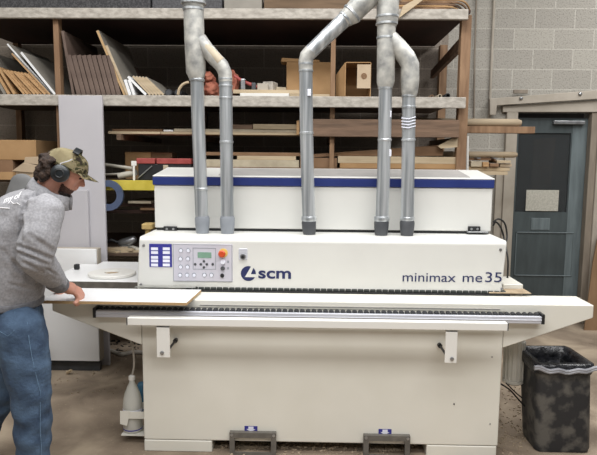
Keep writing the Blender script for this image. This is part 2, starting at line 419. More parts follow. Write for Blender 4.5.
for py_ in (YR+.045, YB-.09): part('post', MB().box(xL, xL+.06, py_, py_+.08, 0, zt-.024).bevel(.004, 1), timber, rk)
post(439, 80, 446.5, YB-.09, YB-.01, timber, zt-.024)
post(200, 80, 206, YB-.09, YB-.01, timber_h, zt-.024)
post(75, 80, 81, YB-.09, YB-.01, timber_h, zt-.024)
part('diagonal_brace', MB().prism([Vector((xR-.05, YR+.17, U(460, 38, YR+.17).z)), Vector((xR-.05, YR+.17, U(460, 50, YR+.17).z)), Vector((xR-.05, YB-.1, U(445, 72, YR+.9).z)), Vector((xR-.05, YB-.1, U(445, 64, YR+.9).z))], (.035, 0, 0)), timber_h, rk)
z_arm = U(230, 134.6, 5.0).z
for u in (118, 196.5, 333, 464):
    x = U(u, 130, YR+.1).x
    part('cross_arm', MB().box(x-.02, x+.02, YR+.12+(.06 if u in (196.5, 333, 464) else 0), YB, z_arm-.05, z_arm), timber_h, rk)
part('end_bracket', pp([(438, 146), (452, 138.5), (459, 138.5), (459, 147), (441, 148.5)], YR+.09, YR+.13), pine_p, rk, label='pale wood bracket block')

# ---- helper: a board whose long side runs back into the rack, leaning sideways
def lean(ub, vb, ut, vt, tpx, Y0, ln, m, edge, label, name='leaning_board', cat='board', group=None, zbase=None):
    b = U(ub, vb, Y0); t = U(ut, vt, Y0)
    if zbase is not None:
        k = (zbase-b.z); dirv = (t-b)/(t.z-b.z); b = b+dirv*k
    d_ = (t-b).normalized(); n_ = Vector((d_.z, 0, -d_.x)); th = n_*(tpx*Y0/F)
    lift = max(0, -th.z)
    b = b+d_*(lift/d_.z) if d_.z else b
    o = solo(name, MB().prism([b, b+th, t+th, t], (0, ln, 0)).bevel(.001, 1), m, label, cat, group)
    if edge is not None:
        o.data.materials.append(edge)
        for p in o.data.polygons:
            if abs(p.normal.y) > .9: p.material_index = 1
    return o
ZB = z2+.001
# bay above the first gap: left
lean(2, 92, -22, 50, 3, YR+.06, .8, grey_board, None, 'dark grey sheet leaning at the far left edge of the upper shelf', zbase=ZB)
for i, (ub, ut, vt) in enumerate(((6, -7, 70), (11.5, -3, 68))):
    lean(ub, 92, ut, vt, 2.4, YR+.055, .5, pine, pine, ('short tan slat tilting at the left frame edge, outer one', 'short tan slat tilting at the left frame edge, inner one')[i], 'slat', 'slat', zbase=ZB)
for i in range(8):
    ub = 17+i*3.4
    lean(ub+4, 92, ub-14, 70.8+.5*i, 2.0, YR+.05+.008*(i % 3), .6, pine, pine, 'tan wooden slat in the short tilted row on the left upper shelf', 'slat', 'slat', 'tilted tan slats at the left of the upper shelf', zbase=ZB)
lean(46.5, 92, 11, 54, 1.7, YR+.05, .7, grey_board, pine, 'long tan edged board leaning left above the row of slats', zbase=ZB)
lean(49.2, 92, 6.5, 44.5, 1.8, YR+.09, .75, grey_board, white_board, 'longest grey board with a white edge leaning in the left bay', zbase=ZB)
lean(51.6, 92, 20, 53, 2.4, YR+.05, .6, grey_board, white_board, 'thick white edged board resting against the left rack post', zbase=ZB)  # white board; the grey face colour stands in for its shade
# dark brown boards
lean(71.5, 92, 61, 31, 2.6, YR+.06, .75, mdf_brown, mdf_brown, 'tallest dark brown board, tipped against the left post', zbase=ZB)
for i in range(9):
    ub = 76+i*5.0
    lean(ub, 92, ub-9.5, 55.5+.3*(i % 2), 4.1, YR+.05+.004*(i % 3), .8, mdf_brown, mdf_brown, 'dark brown board standing on edge in the upright row on the upper shelf', 'upright_board', 'board', 'dark brown boards on the upper shelf', zbase=ZB)
lean(122, 92, 96, 31, 2.6, YR+.06, .8, grey_board, tan_edge, 'tall brown edged board leaning at the right of the dark row', zbase=ZB)
lean(125, 92, 105, 46, 2.6, YR+.055, .6, grey_board, pine_p, 'grey faced board with a tan edge in front of a taller one', zbase=ZB)
for i, (u, w_) in enumerate(((127.5, 3), (131.5, 3))):
    lean(u, 92, u-4, 80, 2.8, YR+.05, .4, white_board, white_board, ('short white offcut standing left of its twin', 'short white offcut standing right of its twin')[i], 'offcut', 'offcut', zbase=ZB)
lean(141.5, 92, 127, 77.5, 2.4, YR+.05, .5, white_board, white_board, 'white edged strip leaning over the short offcuts', zbase=ZB)
for i in range(5):
    lean(146+i*3.2, 92, 132+i*3.1, 77+i*.3, 2.3, YR+.05, .5, grey_board, pine_p, 'pale tan slat in the small tilted bundle past the grey boards', 'slat', 'slat', 'pale slats past the grey boards', zbase=ZB)
# two black cylinders
for i, u in enumerate((168.5, 178)):
    c = U(u, 89, YR+.1); rr = .03
    o = thing('black_roll', (c.x, c.y, ZB), ('left one of two small black rolls lying on the upper shelf', 'right one of two small black rolls lying on the upper shelf')[i], 'roll')
    part('body', MB().lathe([(rr, 0), (rr, .25)], (c.x, c.y, ZB+rr), 'Y', 16), rubber, o, 'auto')
    part('end_cap', MB().lathe([(rr*.7, -.006), (rr*.7, 0)], (c.x, c.y, ZB+rr), 'Y', 16), dark_plastic, o, 'auto')
arc = [U(180, 86, YR+.08)+Vector((0, 0, 0))]
arc = [Vector((U(189, 90, YR+.08).x-.09*math.cos(a), YR+.08, ZB+.012+.1*math.sin(a))) for a in [i*math.pi/2/8 for i in range(9)]]
solo('curved_offcut', MB().tube(arc, .012, 6), pine_p, 'curved pale wooden offcut arching beside the two black rolls', 'offcut', smooth='auto')
# reddish sack heap
def lump(c, r, m, label, name, cat, seed=0, amp=.25, group=None, flat=None):
    bm = bmesh.new(); bmesh.ops.create_icosphere(bm, subdivisions=4, radius=1)
    for v in bm.verts:
        n = noise.noise(v.co*2.1+Vector((seed, 0, 0))) * amp + noise.noise(v.co*6+Vector((0, seed, 0)))*amp*.35
        v.co = Vector((v.co.x*r[0], v.co.y*r[1], v.co.z*r[2]))*(1+n)
        if flat is not None and v.co.z < -flat*r[2]: v.co.z = -flat*r[2]
        v.co += Vector(c)
    mb = MB(); mb.bm.free(); mb.bm = bm
    return solo(name, mb, m, label, cat, group, smooth=True)
c = U(211, 84, YR+.2); lump((c.x, c.y, ZB+.06), (.075, .1, .07), red_sack, 'crumpled reddish paper sack lying lowest on the upper shelf', 'paper_sack', 'sack', 3, .35, flat=.85)
c = U(210, 76, YR+.2); lump((c.x-.02, c.y, ZB+.16), (.06, .09, .05), red_sack, 'crumpled reddish paper sack lying on top of another sack', 'paper_sack', 'sack', 9, .35, flat=.85)
c = U(232, 74, YR+.2); lump((c.x, c.y, ZB+.115), (.055, .09, .11), red_sack, 'upright reddish sack right of the branching duct pipe', 'paper_sack', 'sack', 17, .3, flat=.95)
# boards lying flat across
def flat(u0, v0, u1, v1, Y0, dep, m, label, name='flat_board', cat='board', edge=None, base=None, h=None):
    a = U(u0, (v0+v1)/2, Y0).x; b = U(u1, (v0+v1)/2, Y0).x
    zA = U((u0+u1)/2, v1, Y0).z; zB_ = U((u0+u1)/2, v0, Y0).z
    if base is not None: zB_ = base+(h if h else zB_-zA); zA = base
    return solo(name, MB().box(a, b, Y0, Y0+dep, zA, zB_).bevel(.0015, 1), m, label, cat)
flat(240, 90, 289, 95, YR+.05, .14, white_paint, 'white melamine strip at the front lip of the upper shelf', base=ZB, h=.026)
flat(289.5, 91, 329.5, 95, YR+.05, .2, pine_p, 'thin pale strip right of the white strip, under the carton', base=ZB, h=.02)
b1 = flat(233, 84, 305, 89, YR+.1, .3, pine_p, 'long pale board stacked above the white strip, below the red clamp', base=ZB+.027, h=.032)
ZC = ZB+.06
# red clamp tool
c = U(247, 79, YR+.16)
o = thing('bar_clamp', (c.x, c.y, ZC), 'red and grey bar clamp lying across the pale board', 'clamp')
cz = ZC+.02
part('bar', MB().tube([(c.x-.13, c.y, cz+.11), (c.x-.03, c.y, cz+.05), (c.x+.1, c.y, cz+.002)], .014, 8), red_case, o, 'auto', 'red bar')
part('jaw', MB().box(c.x-.05, c.x-.012, c.y-.03, c.y+.02, ZC, ZC+.09).bevel(.006, 2), steel, o)
part('jaw', MB().box(c.x+.04, c.x+.075, c.y-.03, c.y+.02, ZC, ZC+.06).bevel(.006, 2), dark_plastic, o)
for i, (u, w_, h, rot) in enumerate(((262, 11, .055, .2), (270, 12, .075, -.3), (278, 8, .035, .5))):
    c = U(u, 80, YR+.2); M = Matrix.Translation((c.x, c.y+.04*i, ZC)) @ Matrix.Rotation(rot, 4, 'Z')
    solo('wood_offcut', MB().box(-.045, .045, -.06, .06, 0, h, M).bevel(.003, 1), (frame_beige, beam_grey, tape)[i], ('low beige wood offcut, nearest the red clamp', 'taller grey wood offcut between two lower ones', 'small flat tan offcut next to the carton')[i], 'offcut')
def carton(x0, x1, y0, y1, z0, z1, label, m=cardboard, name='cardboard_box', flaps=(), rotz=0, taped=True):
    cx, cy = (x0+x1)/2, (y0+y1)/2
    o = thing(name, (cx, cy, z0), label, 'box')
    part('body', MB().box(x0, x1, y0, y1, z0, z1).bevel(.003, 1), m, o)
    if taped: part('tape', MB().box(cx-.025, cx+.025, y0-.001, y1+.001, z1-.002, z1+.0015), tape, o)
    for f in flaps: part('flap', f, m, o)
    if rotz: o.rotation_euler.z = rotz
    return o
a = U(283, 75, YR+.42); b = U(331, 75, YR+.42)
zc = U(300, 62, YR+.42).z
carton(a.x+.03, b.x+.02, YR+.42, YR+.75, ZB, zc, 'large brown carton behind the bent duct pipe with a raised flap',
       flaps=[MB().prism([Vector((a.x-.02, YR+.42, zc+.002)), Vector((a.x-.01, YR+.42, zc+.035)), Vector((b.x-.1, YR+.42, zc+.018)), Vector((b.x-.1, YR+.42, zc+.002))], (0, .2, 0))])
# open carton with the printed flap
Y0 = YR+.06
o = thing('open_carton', (U(355, 95, Y0).x, Y0+.12, ZB), 'open brown carton facing forward with a round printed mark on its flap', 'box')
x0, x1 = U(345, 80, Y0).x, U(371, 80, Y0).x; zz = U(358, 62, Y0).z
w = .006
cb_ = MB().box(x0, x1, Y0, Y0+.3, ZB, ZB+w).box(x0, x1, Y0, Y0+.3, zz-w, zz).box(x0, x0+w, Y0, Y0+.3, ZB, zz).box(x1-w, x1, Y0, Y0+.3, ZB, zz).box(x0, x1, Y0+.294, Y0+.3, ZB, zz)
part('body', cb_, cardboard, o)
part('flap', MB().prism([Vector((x0, Y0, ZB+.002)), Vector((x0, Y0, zz)), Vector((x0-.07, Y0+.1, zz-.09)), Vector((x0-.07, Y0+.1, ZB+.002))], (0, .006, 0)), cardboard, o)
fx = U(357, 80, Y0).x
part('flap', MB().box(fx, x1-.004, Y0-.008, Y0-.002, ZB+.07, zz-.02), card_pale, o, label='paler flap with a round mark')
c = U(364, 76, Y0-.01); part('printed_mark', MB().ring((c.x, Y0-.0105, c.z), .012, .024, .002, 'Y', 20).box(c.x-.012, c.x+.012, Y0-.0105, Y0-.009, c.z-.008, c.z+.008), card_brown, o)
# right end scraps on the upper shelf
for i, (u, v, r_) in enumerate(((448, 92, .02), (440, 92.4, .016), (432, 92.8, .013))):
    c = U(u, v, YR+.09)
    o = solo('tube_offcut', MB().ring((c.x, c.y, ZB+r_), r_*.7, r_, .2, 'Y', 14), (rubber, tape, timber)[i], ('black tube end lying rightmost on the upper shelf', 'tan tube end lying between the black tube and brown tube', 'thin brown tube end lying left of the tan tube')[i], 'tube', smooth='auto')

# ---- on top of the rack
zT = zt+.001
def topb(u0, u1, v0, m, label, Y0=YR+.02, dep=.3, cat='board', name='sheet'):
    return solo(name, MB().box(U(u0, 4, Y0).x, U(u1, 4, Y0).x, Y0, Y0+dep, zT, U(230, v0, Y0).z).bevel(.004, 1), m, label, cat)
topb(-25, 150, -14, dark_sheet, 'dark speckled sheet standing on the rack top at the left')
topb(152, 222, -10, mat('grey felt sheet', '3f3f41', '57575a', .85, scale=60), 'grey speckled sheet on the rack top behind the left duct', Y0=YR+.05)
topb(224, 262, -3, grey_board, 'short grey board on the rack top right of the left duct', Y0=YR+.04)
topb(264, 350, -6, mat('brown board', '5c4a37', '6f5a45', .8, scale=8, stretch=(.5, 2, 4)), 'brown board standing on the rack top before the bent duct', Y0=YR+.03)
solo('plywood_offcut', pp([(399, 18), (403, 6), (436, -12), (428, -4)], YR-.03, YR-.01), pine_p, 'pale pointed plywood offcut hanging over the rack front by the ducts', 'plywood')
for i in range(5):
    pts = []
    for k in range(15):
        t = k/14; u = 392+i*1+80*t+i*1.5
        v = 7.4-1.75*i - (0 if t < .75 else 0)
        p = U(u, v, YR+.06+.02*(i % 2)); 
        z = zT+.0095+i*.0185 + .004*math.sin(t*3+i)
        yy = YR+.05+(max(0, t-.65)**2)*3.2
        pts.append((p.x, yy, z))
    solo('bent_strip', MB().tube(pts, .0092, 6), (timber, pine, timber_h, timber, pine)[i], 'long bent brown wood strip in the bundle on the rack top, right end', 'strip', 'bent strips on the rack top', smooth='auto')

# ---- middle bay: flat boards on cross arms
zA = z_arm+.001
def stackb(u0, u1, h, Y0, dep, m, label, z, name='long_board'):
    return solo(name, MB().box(U(u0, 130, Y0).x, U(u1, 130, Y0).x, Y0, Y0+dep, z, z+h).bevel(.0015, 1), m, label, 'board')
stackb(108, 300, .022, YR+.16, .3, pine_p, 'long pale board lowest in the stack crossing behind the two left ducts', zA)
stackb(131, 160, .016, YR+.13, .025, pine_p, 'short tan stick below the white ended board left of the ducts', zA)
stackb(174, 298, .024, YR+.17, .28, tape, 'beige board second from the bottom behind the left ducts', zA+.023)
stackb(112, 162, .02, YR+.2, .25, card_brown, 'dim brown board at the left end of the crossing stack', zA+.023)
stackb(163.5, 173, .014, YR+.16, .2, white_board, 'little white board end left of the first duct', zA+.023)
stackb(253, 297, .042, YR+.16, .25, pine_p, 'thick cream board on top of the stack right of the second duct', zA+.048)
stackb(228, 252.5, .038, YR+.18, .22, timber_h, 'dark brown board beside the thick cream one', zA+.048)
solo('end_block', px(296.5, 120.5, 299.6, 135, YR+.1, YR+.14), pine, 'small upright orange brown block left of the brown cross beam', 'block')
# lower pile on the third deck, right part
z3t = z3+.001
solo('pile_board', MB().box(U(200, 160, YR+.12).x, U(457, 160, YR+.12).x, YR+.12, YR+.6, z3t, z3t+.05), mdf_brown, 'wide brown board lowest on the shelf behind the hood', 'board')
def zz_(v, Y): return U(330, v, Y).z
def pl(u0, u1, v0, v1, Y0, dep, m, label, top_tilt=0):
    a, b = U(u0, v0, Y0), U(u1, v0, Y0); za, zb = zz_(v1, Y0), zz_(v0, Y0)
    mb = MB().prism([Vector((a.x, Y0, za)), Vector((b.x, Y0, za)), Vector((b.x, Y0, zb+top_tilt)), Vector((a.x, Y0, zb))], (0, dep, 0)).bevel(.0015, 1)
    return solo('pile_board', mb, m, label, 'board')
vb0 = 168.5
solo('packing_board', MB().box(U(205, 160, YR+.1).x, U(456, 160, YR+.1).x, YR+.12, YR+.6, z3t+.051, zz_(168, YR+.12)), card_brown, 'second brown board up in the pile behind the hood', 'board')
pl(340, 457, 163, 167.9, YR+.12, .4, cardboard, 'reddish board in the pile directly over the hood at the right')
pl(338, 457, 156, 162.9, YR+.12, .4, pine_p, 'beige board in the pile left of the right rack post')
pl(300, 337, 158, 167.9, YR+.12, .4, card_brown, 'short brown board in the pile around the thin middle post')
pl(206, 299, 160.5, 167.9, YR+.12, .4, tape, 'beige board in the pile between the second and third duct')
pl(237, 296, 156.5, 160.4, YR+.14, .3, pine_p, 'narrow pale strip lying on the beige board between ducts')
pl(203, 300, 153, 156.4, YR+.15, .35, card_brown, 'long brown strip topmost in the pile between second and third duct')
mb = MB().prism([U(300, 158, YR+.16), U(300, 155, YR+.16), U(436, 145.5, YR+.16), U(443, 148.5, YR+.16), U(443, 155.8, YR+.16), U(340, 155.8, YR+.16)], (0, .3, 0))
solo('sloping_carton_board', mb, card_brown, 'long sloping brown cardboard slab topmost in the right pile', 'cardboard')
# protruding boards past the right post
pole_m = mat('shaded pole pine', '8d7e68', 'a09078', .75, scale=6, stretch=(.5, 3, 3))  # pine darkened, the shade on the poles is put into the colour
def stick(u0, u1, v, r_, Y0, m, label, rnd=True, name='pole', h=None):
    a, b = U(u0, v, Y0), U(u1, v, Y0)
    if rnd: mb = MB().tube([(a.x, Y0, b.z), (b.x-.03, Y0, b.z), (b.x, Y0, b.z)], [r_, r_, r_*.7], 14)
    else: mb = MB().box(a.x, b.x, Y0-r_, Y0+r_, b.z-h/2, b.z+h/2).bevel(.002, 1)
    return solo(name, mb, m, label, 'pole' if rnd else 'board', smooth='auto' if rnd else False)
stick(420, 521, 123, .034, 5.2, pole_m, 'thick pale round pole sticking out past the rack over the door')
stick(425, 533, 130.3, .05, 5.2, timber, 'orange brown board sticking out furthest below the pale pole', False, 'protruding_board', h=.055)
stick(425, 517, 154.8, .026, 5.25, pole_m, 'thinner pale round pole sticking out above the stacked scraps')
for i, (u0, v0, u1, v1, Y0, m) in enumerate(((463, 167, 510, 171, 5.2, pine_p), (471, 161, 482, 166.8, 5.18, tape), (483, 162, 489, 166.8, 5.16, pine), (490, 163.5, 499, 166.8, 5.17, card_brown), (497, 160.5, 511, 163.2, 5.17, pine_p), (500, 163.7, 512, 166.8, 5.19, card_pale), (468, 157.6, 496, 160.4, 5.25, card_brown))):
    solo('scrap_wood', px(u0, v0, u1, v1, Y0, Y0+.25), m, ('wide pale scrap at the bottom of the stack past the right post', 'tan scrap block nearest the right rack post', 'narrow orange scrap block in the middle of the stack', 'small dark scrap between the orange and card blocks', 'pale scrap lying uppermost at the right of the stack', 'pale card coloured scrap at the right end of the stack', 'long thin dark scrap along the top of the stack')[i], 'wood scrap')
x = U(470, 170, 5.2).x
part('side_shelf', MB().box(xR-.1, xR+.42, 5.15, 5.5, U(490, 171.2, 5.2).z-.03, U(490, 171.2, 5.2).z), pine_p, rk)
part('side_bracket', MB().box(xR+.16, xR+.19, 5.16, YW-.035, z_arm-.2+.02, z_arm-.17), steel, rk)
part('side_bracket', MB().box(xR+.3, xR+.33, 5.16, YW-.035, z_arm-.2+.02, z_arm-.17), steel, rk)

# ---- left bay under the upper shelf
Yb = YR+.1
x0 = -3.02
carton(x0, U(36, 148, Yb).x, Yb, Yb+.45, U(20, 160, Yb).z, U(20, 140, Yb).z, 'long brown carton on the left shelf, topmost of its stack', taped=False)
carton(x0+.02, U(13, 170, Yb).x, Yb+.0, Yb+.5, z3t, U(20, 160.3, Yb).z, 'shadowed brown carton under the long one on the left shelf', m=card_brown, taped=False)
Yc = YR-.02
mbf = MB().prism([U(12, 171, YR+.03), U(23, 163, YR+.03), U(37, 166, YR+.03), U(33, 172.5, YR+.03)], (0, .012, .004))
ob = thing('open_flap_carton', (U(24, 180, YR+.06).x, YR+.08, z3t), 'low pale carton with raised flaps behind the man\'s head', 'box')
part('body', MB().box(U(14, 175, YR+.05).x, U(40, 175, YR+.05).x, YR+.045, YR+.095, z3t, U(24, 171.5, YR+.05).z).bevel(.002, 1), card_pale, ob)
part('flap', mbf, card_pale, ob)
part('flap', MB().prism([U(24, 163, YR+.05), U(25, 157.5, YR+.05), U(38, 157, YR+.05), U(38, 164.5, YR+.05)], (0, .012, .004)), card_pale, ob)
solo('plywood_sheet', MB().box(x0, U(13, 176, YR).x, YR+.0, YR+.09, z3t, U(5, 172, YR).z), cardboard, 'tan plywood strip at the left shelf edge behind the man\'s back', 'plywood')
# grey rounded thing at the man's back: chair back
cg = U(16, 186, 4.35)
o = thing('office_chair', (cg.x, 4.4, 0), 'chair with a rounded grey back standing behind the man', 'chair')
part('backrest', MB().hull([((cg.x-.02, 4.40, cg.z-.12), (.1, .02, .12)), ((cg.x+.02, 4.40, cg.z+.03), (.085, .02, .06))]), ghost, o, True)
part('stem', MB().box(cg.x-.03, cg.x+.01, 4.425, 4.445, .42, cg.z-.05), black, o)
part('seat', MB().box(cg.x-.24, cg.x+.08, 4.0, 4.42, .42, .49).bevel(.03, 3), black, o)
part('pedestal', MB().tube([(cg.x, 4.2, .1), (cg.x, 4.2, .42)], .03), steel, o, 'auto')
for k in range(5):
    a_ = 2*math.pi*k/5+.3
    part('leg', MB().tube([(cg.x, 4.2, .1), (cg.x+.19*math.cos(a_), 4.2+.19*math.sin(a_), .06)], [.025, .018]), black, o, 'auto')
    part('castor', MB().lathe([(.03, -.012), (.03, .012)], (cg.x+.19*math.cos(a_), 4.2+.19*math.sin(a_), .03), 'Y', 12), black, o, 'auto')
# middle: boxes, case, pipes
carton(U(125, 160, YR+.4).x, U(151, 160, YR+.4).x, YR+.4, YR+.6, z3t, U(138, 152, YR+.4).z, 'brown carton behind the left end of the red topped case', taped=False)
carton(U(151.5, 160, YR+.42).x, U(172, 160, YR+.42).x, YR+.42, YR+.62, z3t, U(160, 152.5, YR+.42).z, 'darker brown carton behind the red topped case, right of another', m=card_brown, taped=False)
Yk = YR+.06
o = thing('tool_case', (U(160, 170, Yk).x, Yk+.15, z3t), 'black tool case with a faded red lid on the yellow beam shelf', 'tool case')
xa, xb = U(138, 170, Yk).x, U(191, 170, Yk).x
part('body', MB().box(xa, xb, Yk, Yk+.3, z3t, U(160, 164, Yk).z).bevel(.008, 2), black, o)
for q in range(2):
    xm = (xa+xb)/2-.07
    part('lid', MB().box(xa-.01 if q == 0 else xm+.006, xm-.006 if q == 0 else xb, Yk-.01, Yk+.31, U(160, 163.9, Yk).z, U(160, 158.3, Yk).z).bevel(.006, 2), red_case, o)
part('strut', MB().tube([(xa+.0, Yk-.012, z3t+.02), (xa+.12, Yk-.012, U(155, 166, Yk).z)], .005, 8), steel, o)
part('latch', px(163, 165, 168, 170, Yk-.012, Yk), tape, o)
solo('white_connector', px(131, 161, 136.3, 166, YR+.044, YR+.055).box(U(133, 170, YR+.05).x, U(135, 170, YR+.05).x, YR+.044, YR+.055, z3t, U(134, 165.5, YR+.05).z), white_paint, 'small white connector block on a stalk left of the tool case', 'connector')
for i, (p0, p1, r_) in enumerate((((100, 164, 5.25), (133, 168.5, 4.97), .014), ((100, 175, 5.2), (122, 174, 5.0), .011), ((119, 176, 5.02), (136.5, 172.5, 5.0), .026))):
    a_, b_ = U(*p0), U(*p1)
    solo('plastic_pipe', MB().tube([a_, b_], r_, 14), pvc, ('slanting off-white pipe, uppermost on the yellow shelf', 'thin off-white pipe behind the short fat one', 'short fat off-white pipe lying on the yellow shelf')[i], 'pipe', smooth='auto')
cr_ = U(107.5, 195.5, YR-.05)
solo('tape_ring', MB().ring((cr_.x, YR-.045, cr_.z), .073, .125, .03, 'Y', 40), ring_blue, 'large slate blue ring hanging against the yellow beam beside the tall panel', 'ring', smooth='auto')
# low clutter under the yellow beam
for i, (u0, v0, u1, v1, Y0, m) in enumerate(((128, 201, 151, 203.5, YR+.12, tape), (140, 208, 156, 210.2, YR+.14, card_brown))):
    solo('offcut_strip', px(u0, v0, u1, v1, Y0, Y0+.4, .001), m, ('tan strip under the yellow beam, upper one', 'brown strip under the yellow beam, lower one')[i], 'strip')
    part('support_rail', MB().box(U(100, 200, Y0).x, U(165, 200, Y0).x, Y0+.05, Y0+.09, U(140, v1, Y0).z-.032, U(140, v1, Y0).z-.001), deck_wood, rk)
jm = [('steel_vice', (122, 250), .09), ]
c = U(122, 249, YR+.3)
o = thing('small_hand_tool', (c.x, c.y, z4), 'grey metal hand tool lying in the dark shelf left of the machine', 'tool')
part('body', MB().hull([((c.x+.02, c.y, z4+.055), (.06, .04, .04)), ((c.x+.1, c.y, z4+.085), (.035, .035, .035))]), steel, o, True)
part('handle', MB().tube([(c.x+.0, c.y, z4+.05), (c.x-.08, c.y-.05, z4+.09), (c.x-.13, c.y-.05, z4+.06)], .014, 8), black, o, 'auto')
part('foot_plate', MB().box(c.x-.03, c.x+.11, c.y-.05, c.y+.05, z4, z4+.015).bevel(.003, 1), steel, o)
for i in range(7):
    M = Matrix.Translation((U(109+i*4.2, 258, YR+.14).x, YR+.14+.05*(i % 3), z4+.001+.017*(i % 2))) @ Matrix.Rotation((-.5, .3, 1.1, -.2, .7, -.9, .2)[i], 4, 'Z')
    solo('scrap_strip', MB().box(-.11, .11, -.02, .02, 0, .016, M), (pine_p, card_pale, pvc, pine_p, beam_grey, pvc, pine_p)[i], 'pale scrap strip lying on the low dark shelf behind the work surface', 'scrap', 'scrap strips on the low dark shelf')

# ------------------------------------------------------------------ tall panels and white cabinet at the left
Yp = 4.83
xa, xb = U(60, 150, Yp).x, U(103.5, 150, Yp).x
o = solo('tall_panel', MB().box(xa, xb, Yp, Yp+.03, 0.0, U(80, 95.5, Yp).z).bevel(.003, 1), lilac_board, 'tall pale lilac sheet standing upright before the rack', 'panel')
xa, xb = U(50, 220, Yp-.04).x, U(88, 220, Yp-.04).x
solo('shorter_panel', MB().box(xa, xb, Yp-.035, Yp-.005, 0, U(76, 190, Yp-.04).z).bevel(.003, 1), lilac_board, 'shorter pale sheet leaning in front of the tall lilac sheet', 'panel')
Yc = 4.66
x0, x1 = U(42, 330, Yc).x, U(95, 330, Yc).x
zc0, zc1 = U(70, 361.5, Yc).z, U(80, 249, Yc+.0).z
x1 = U(97, 262, Yc).x
o = thing('white_cabinet', ((x0+x1)/2, Yc+.2, 0), 'low white cabinet on a dark recessed base, behind the man', 'cabinet')
part('body', MB().box(x0, x1, Yc+.02, Yc+.1, zc0, zc1).bevel(.004, 1), frame_beige, o)
part('front_panel', MB().box(x0, x1-.005, Yc, Yc+.018, zc0+.005, zc1).bevel(.003, 1), white_board, o)
part('lower_edge_strip', MB().box(x0, x1, Yc+.002, Yc+.02, zc0-.012, zc0+.004), black, o)
part('recessed_base', MB().box(x0+.02, x1-.02, Yc+.04, Yc+.09, 0, zc0-.001), dark_plastic, o)
# side work table holding the ring
zt_ = .9
ya = U(110, 281.5, Z=zt_).y; yb2 = U(110, 267, Z=zt_).y
xa = x1+.03; xa = U(98.5, 281, ya).x
xa = U(45, 281, ya).x
o = thing('side_table', (-.6, (ya+yb2)/2, 0), 'narrow white topped side table with a dark front edge behind the machine infeed', 'table')
yb_ = Yc-.045
ya = min(ya, yb_-.15)
part('tabletop', MB().box(xa, -.2, ya, yb_, zt_-.016, zt_).bevel(.002, 1), white_board, o)
part('tabletop', MB().box(U(98.5, 270, Yc).x+.01, -.2, yb_+.001, 4.74, zt_-.016, zt_).bevel(.002, 1), white_board, o)
part('edge_rail', MB().box(xa, -.2, ya-.012, ya-.001, zt_-.045, zt_-.002), bracket_grey, o)
for lx in (-.85, -.3):
    for ly in (ya+.03, 4.5): part('leg', MB().box(lx-.02, lx+.02, ly-.02, ly+.02, 0, zt_-.017), bracket_grey, o)
cr_ = U(112, 272.5, Z=zt_+.02)
kb = U(76, 270, Z=zt_)
solo('plastic_cube', MB().box(kb.x-.018, kb.x+.018, kb.y, kb.y+.036, zt_+.001, zt_+.042).bevel(.007, 2), black, 'small black plastic cube standing on the white side table near the man', 'cube')
print('ring', cr_)
solo('white_ring_plate', MB().ring((cr_.x, cr_.y, zt_+.001), .05, .165, .022, 'Z', 40).bevel(.004, 1), white_paint, 'flat white coil of edging tape lying on the side table', 'tape coil', smooth='auto')
solo('coil_core', MB().ring((cr_.x, cr_.y, zt_+.001), .03, .046, .014, 'Z', 30), card_pale, 'small tan cardboard core inside the white coil', 'core', smooth='auto')
c = U(147, 227.5, 4.15)
solo('yellow_block', px(141.5, 224, 152.5, 229.5, 4.0, 4.1, .004).box(U(143, 235, 4.0).x+.01, U(148.5, 235, 4.0).x, 4.02, 4.06, zt_+.001, U(147, 229.6, 4.0).z), mat('ochre foam', 'a8905c', 'b89f68', .8), 'ochre block on a stalk rising beside the left end of the machine', 'block')

# ------------------------------------------------------------------ EDGEBANDER
YF = 3.38
m_ = thing('edgebanding_machine', (0.06, 3.7, 0), 'long cream edgebanding machine with a blue striped hood and control panel', 'machine')
def mp_(name, mb, m, parent=m_, smooth=False, label=None): return part(name, mb, m, parent, smooth, label)
cx0, cx1 = -.985, 1.105
zTab = .926; zCab = .07
mp_('cabinet', MB().box(cx0, cx1, YF, YF+.62, zCab+.003, zTab-.05).bevel(.006, 2), cream)
fl = U(212, 445, YF).x; fr = U(426.5, 448, YF).x
mp_('foot', MB().box(cx0, fl, YF, YF+.62, 0, zCab).bevel(.004, 1), cream)
mp_('foot', MB().box(fr, cx1-.006, YF, YF+.62, 0, zCab).bevel(.004, 1), cream)
# narrow bed with tapered wings (front elevation prism)
wl0 = U(52, 304, YF); wl1 = U(52, 311, YF); wr0 = U(594, 306, YF); wr1 = U(594, 318, YF)
wlb = U(140, 345, YF); wrb = U(500, 348, YF)
bed = MB().prism([Vector((wl0.x, YF, zTab)), Vector((wr0.x, YF, zTab)), Vector((wr0.x, YF, wr1.z)), Vector((cx1+.002, YF, wrb.z)), Vector((cx1+.002, YF, zTab-.048)), Vector((cx0-.002, YF, zTab-.048)), Vector((cx0-.002, YF, wlb.z)), Vector((wl0.x, YF, wl1.z))], (0, .23, 0)).bevel(.004, 1)
mp_('bed', bed, cream)
mp_('bed_groove', MB().box(U(200, 305, YF).x, U(500, 305, YF).x, YF-.004, YF, U(350, 306.6, YF).z-.004, U(350, 306.6, YF).z), lid_grey)
# feed track under the head
mp_('feed_track', MB().box(-.8, 1.2, YF+.2, YF+.3, zTab+.001, zTab+.012), black)
padM = MB().box(-.0165, .0165, -.012, .03, 0, .016).bevel(.003, 1).mesh('track_pad', track)
def inst(name, me, parent, loc, rot=None):
    o = bpy.data.objects.new(name, me); COL.objects.link(o); o.parent = parent; o.location = Vector(loc)-ORG[parent]; ORG[o] = Vector(loc)
    if rot: o.rotation_euler = rot
    return o
for k in range(52):
    inst('track_pad', padM, m_, (-.75+k*.0375, YF+.225, zTab+.012))
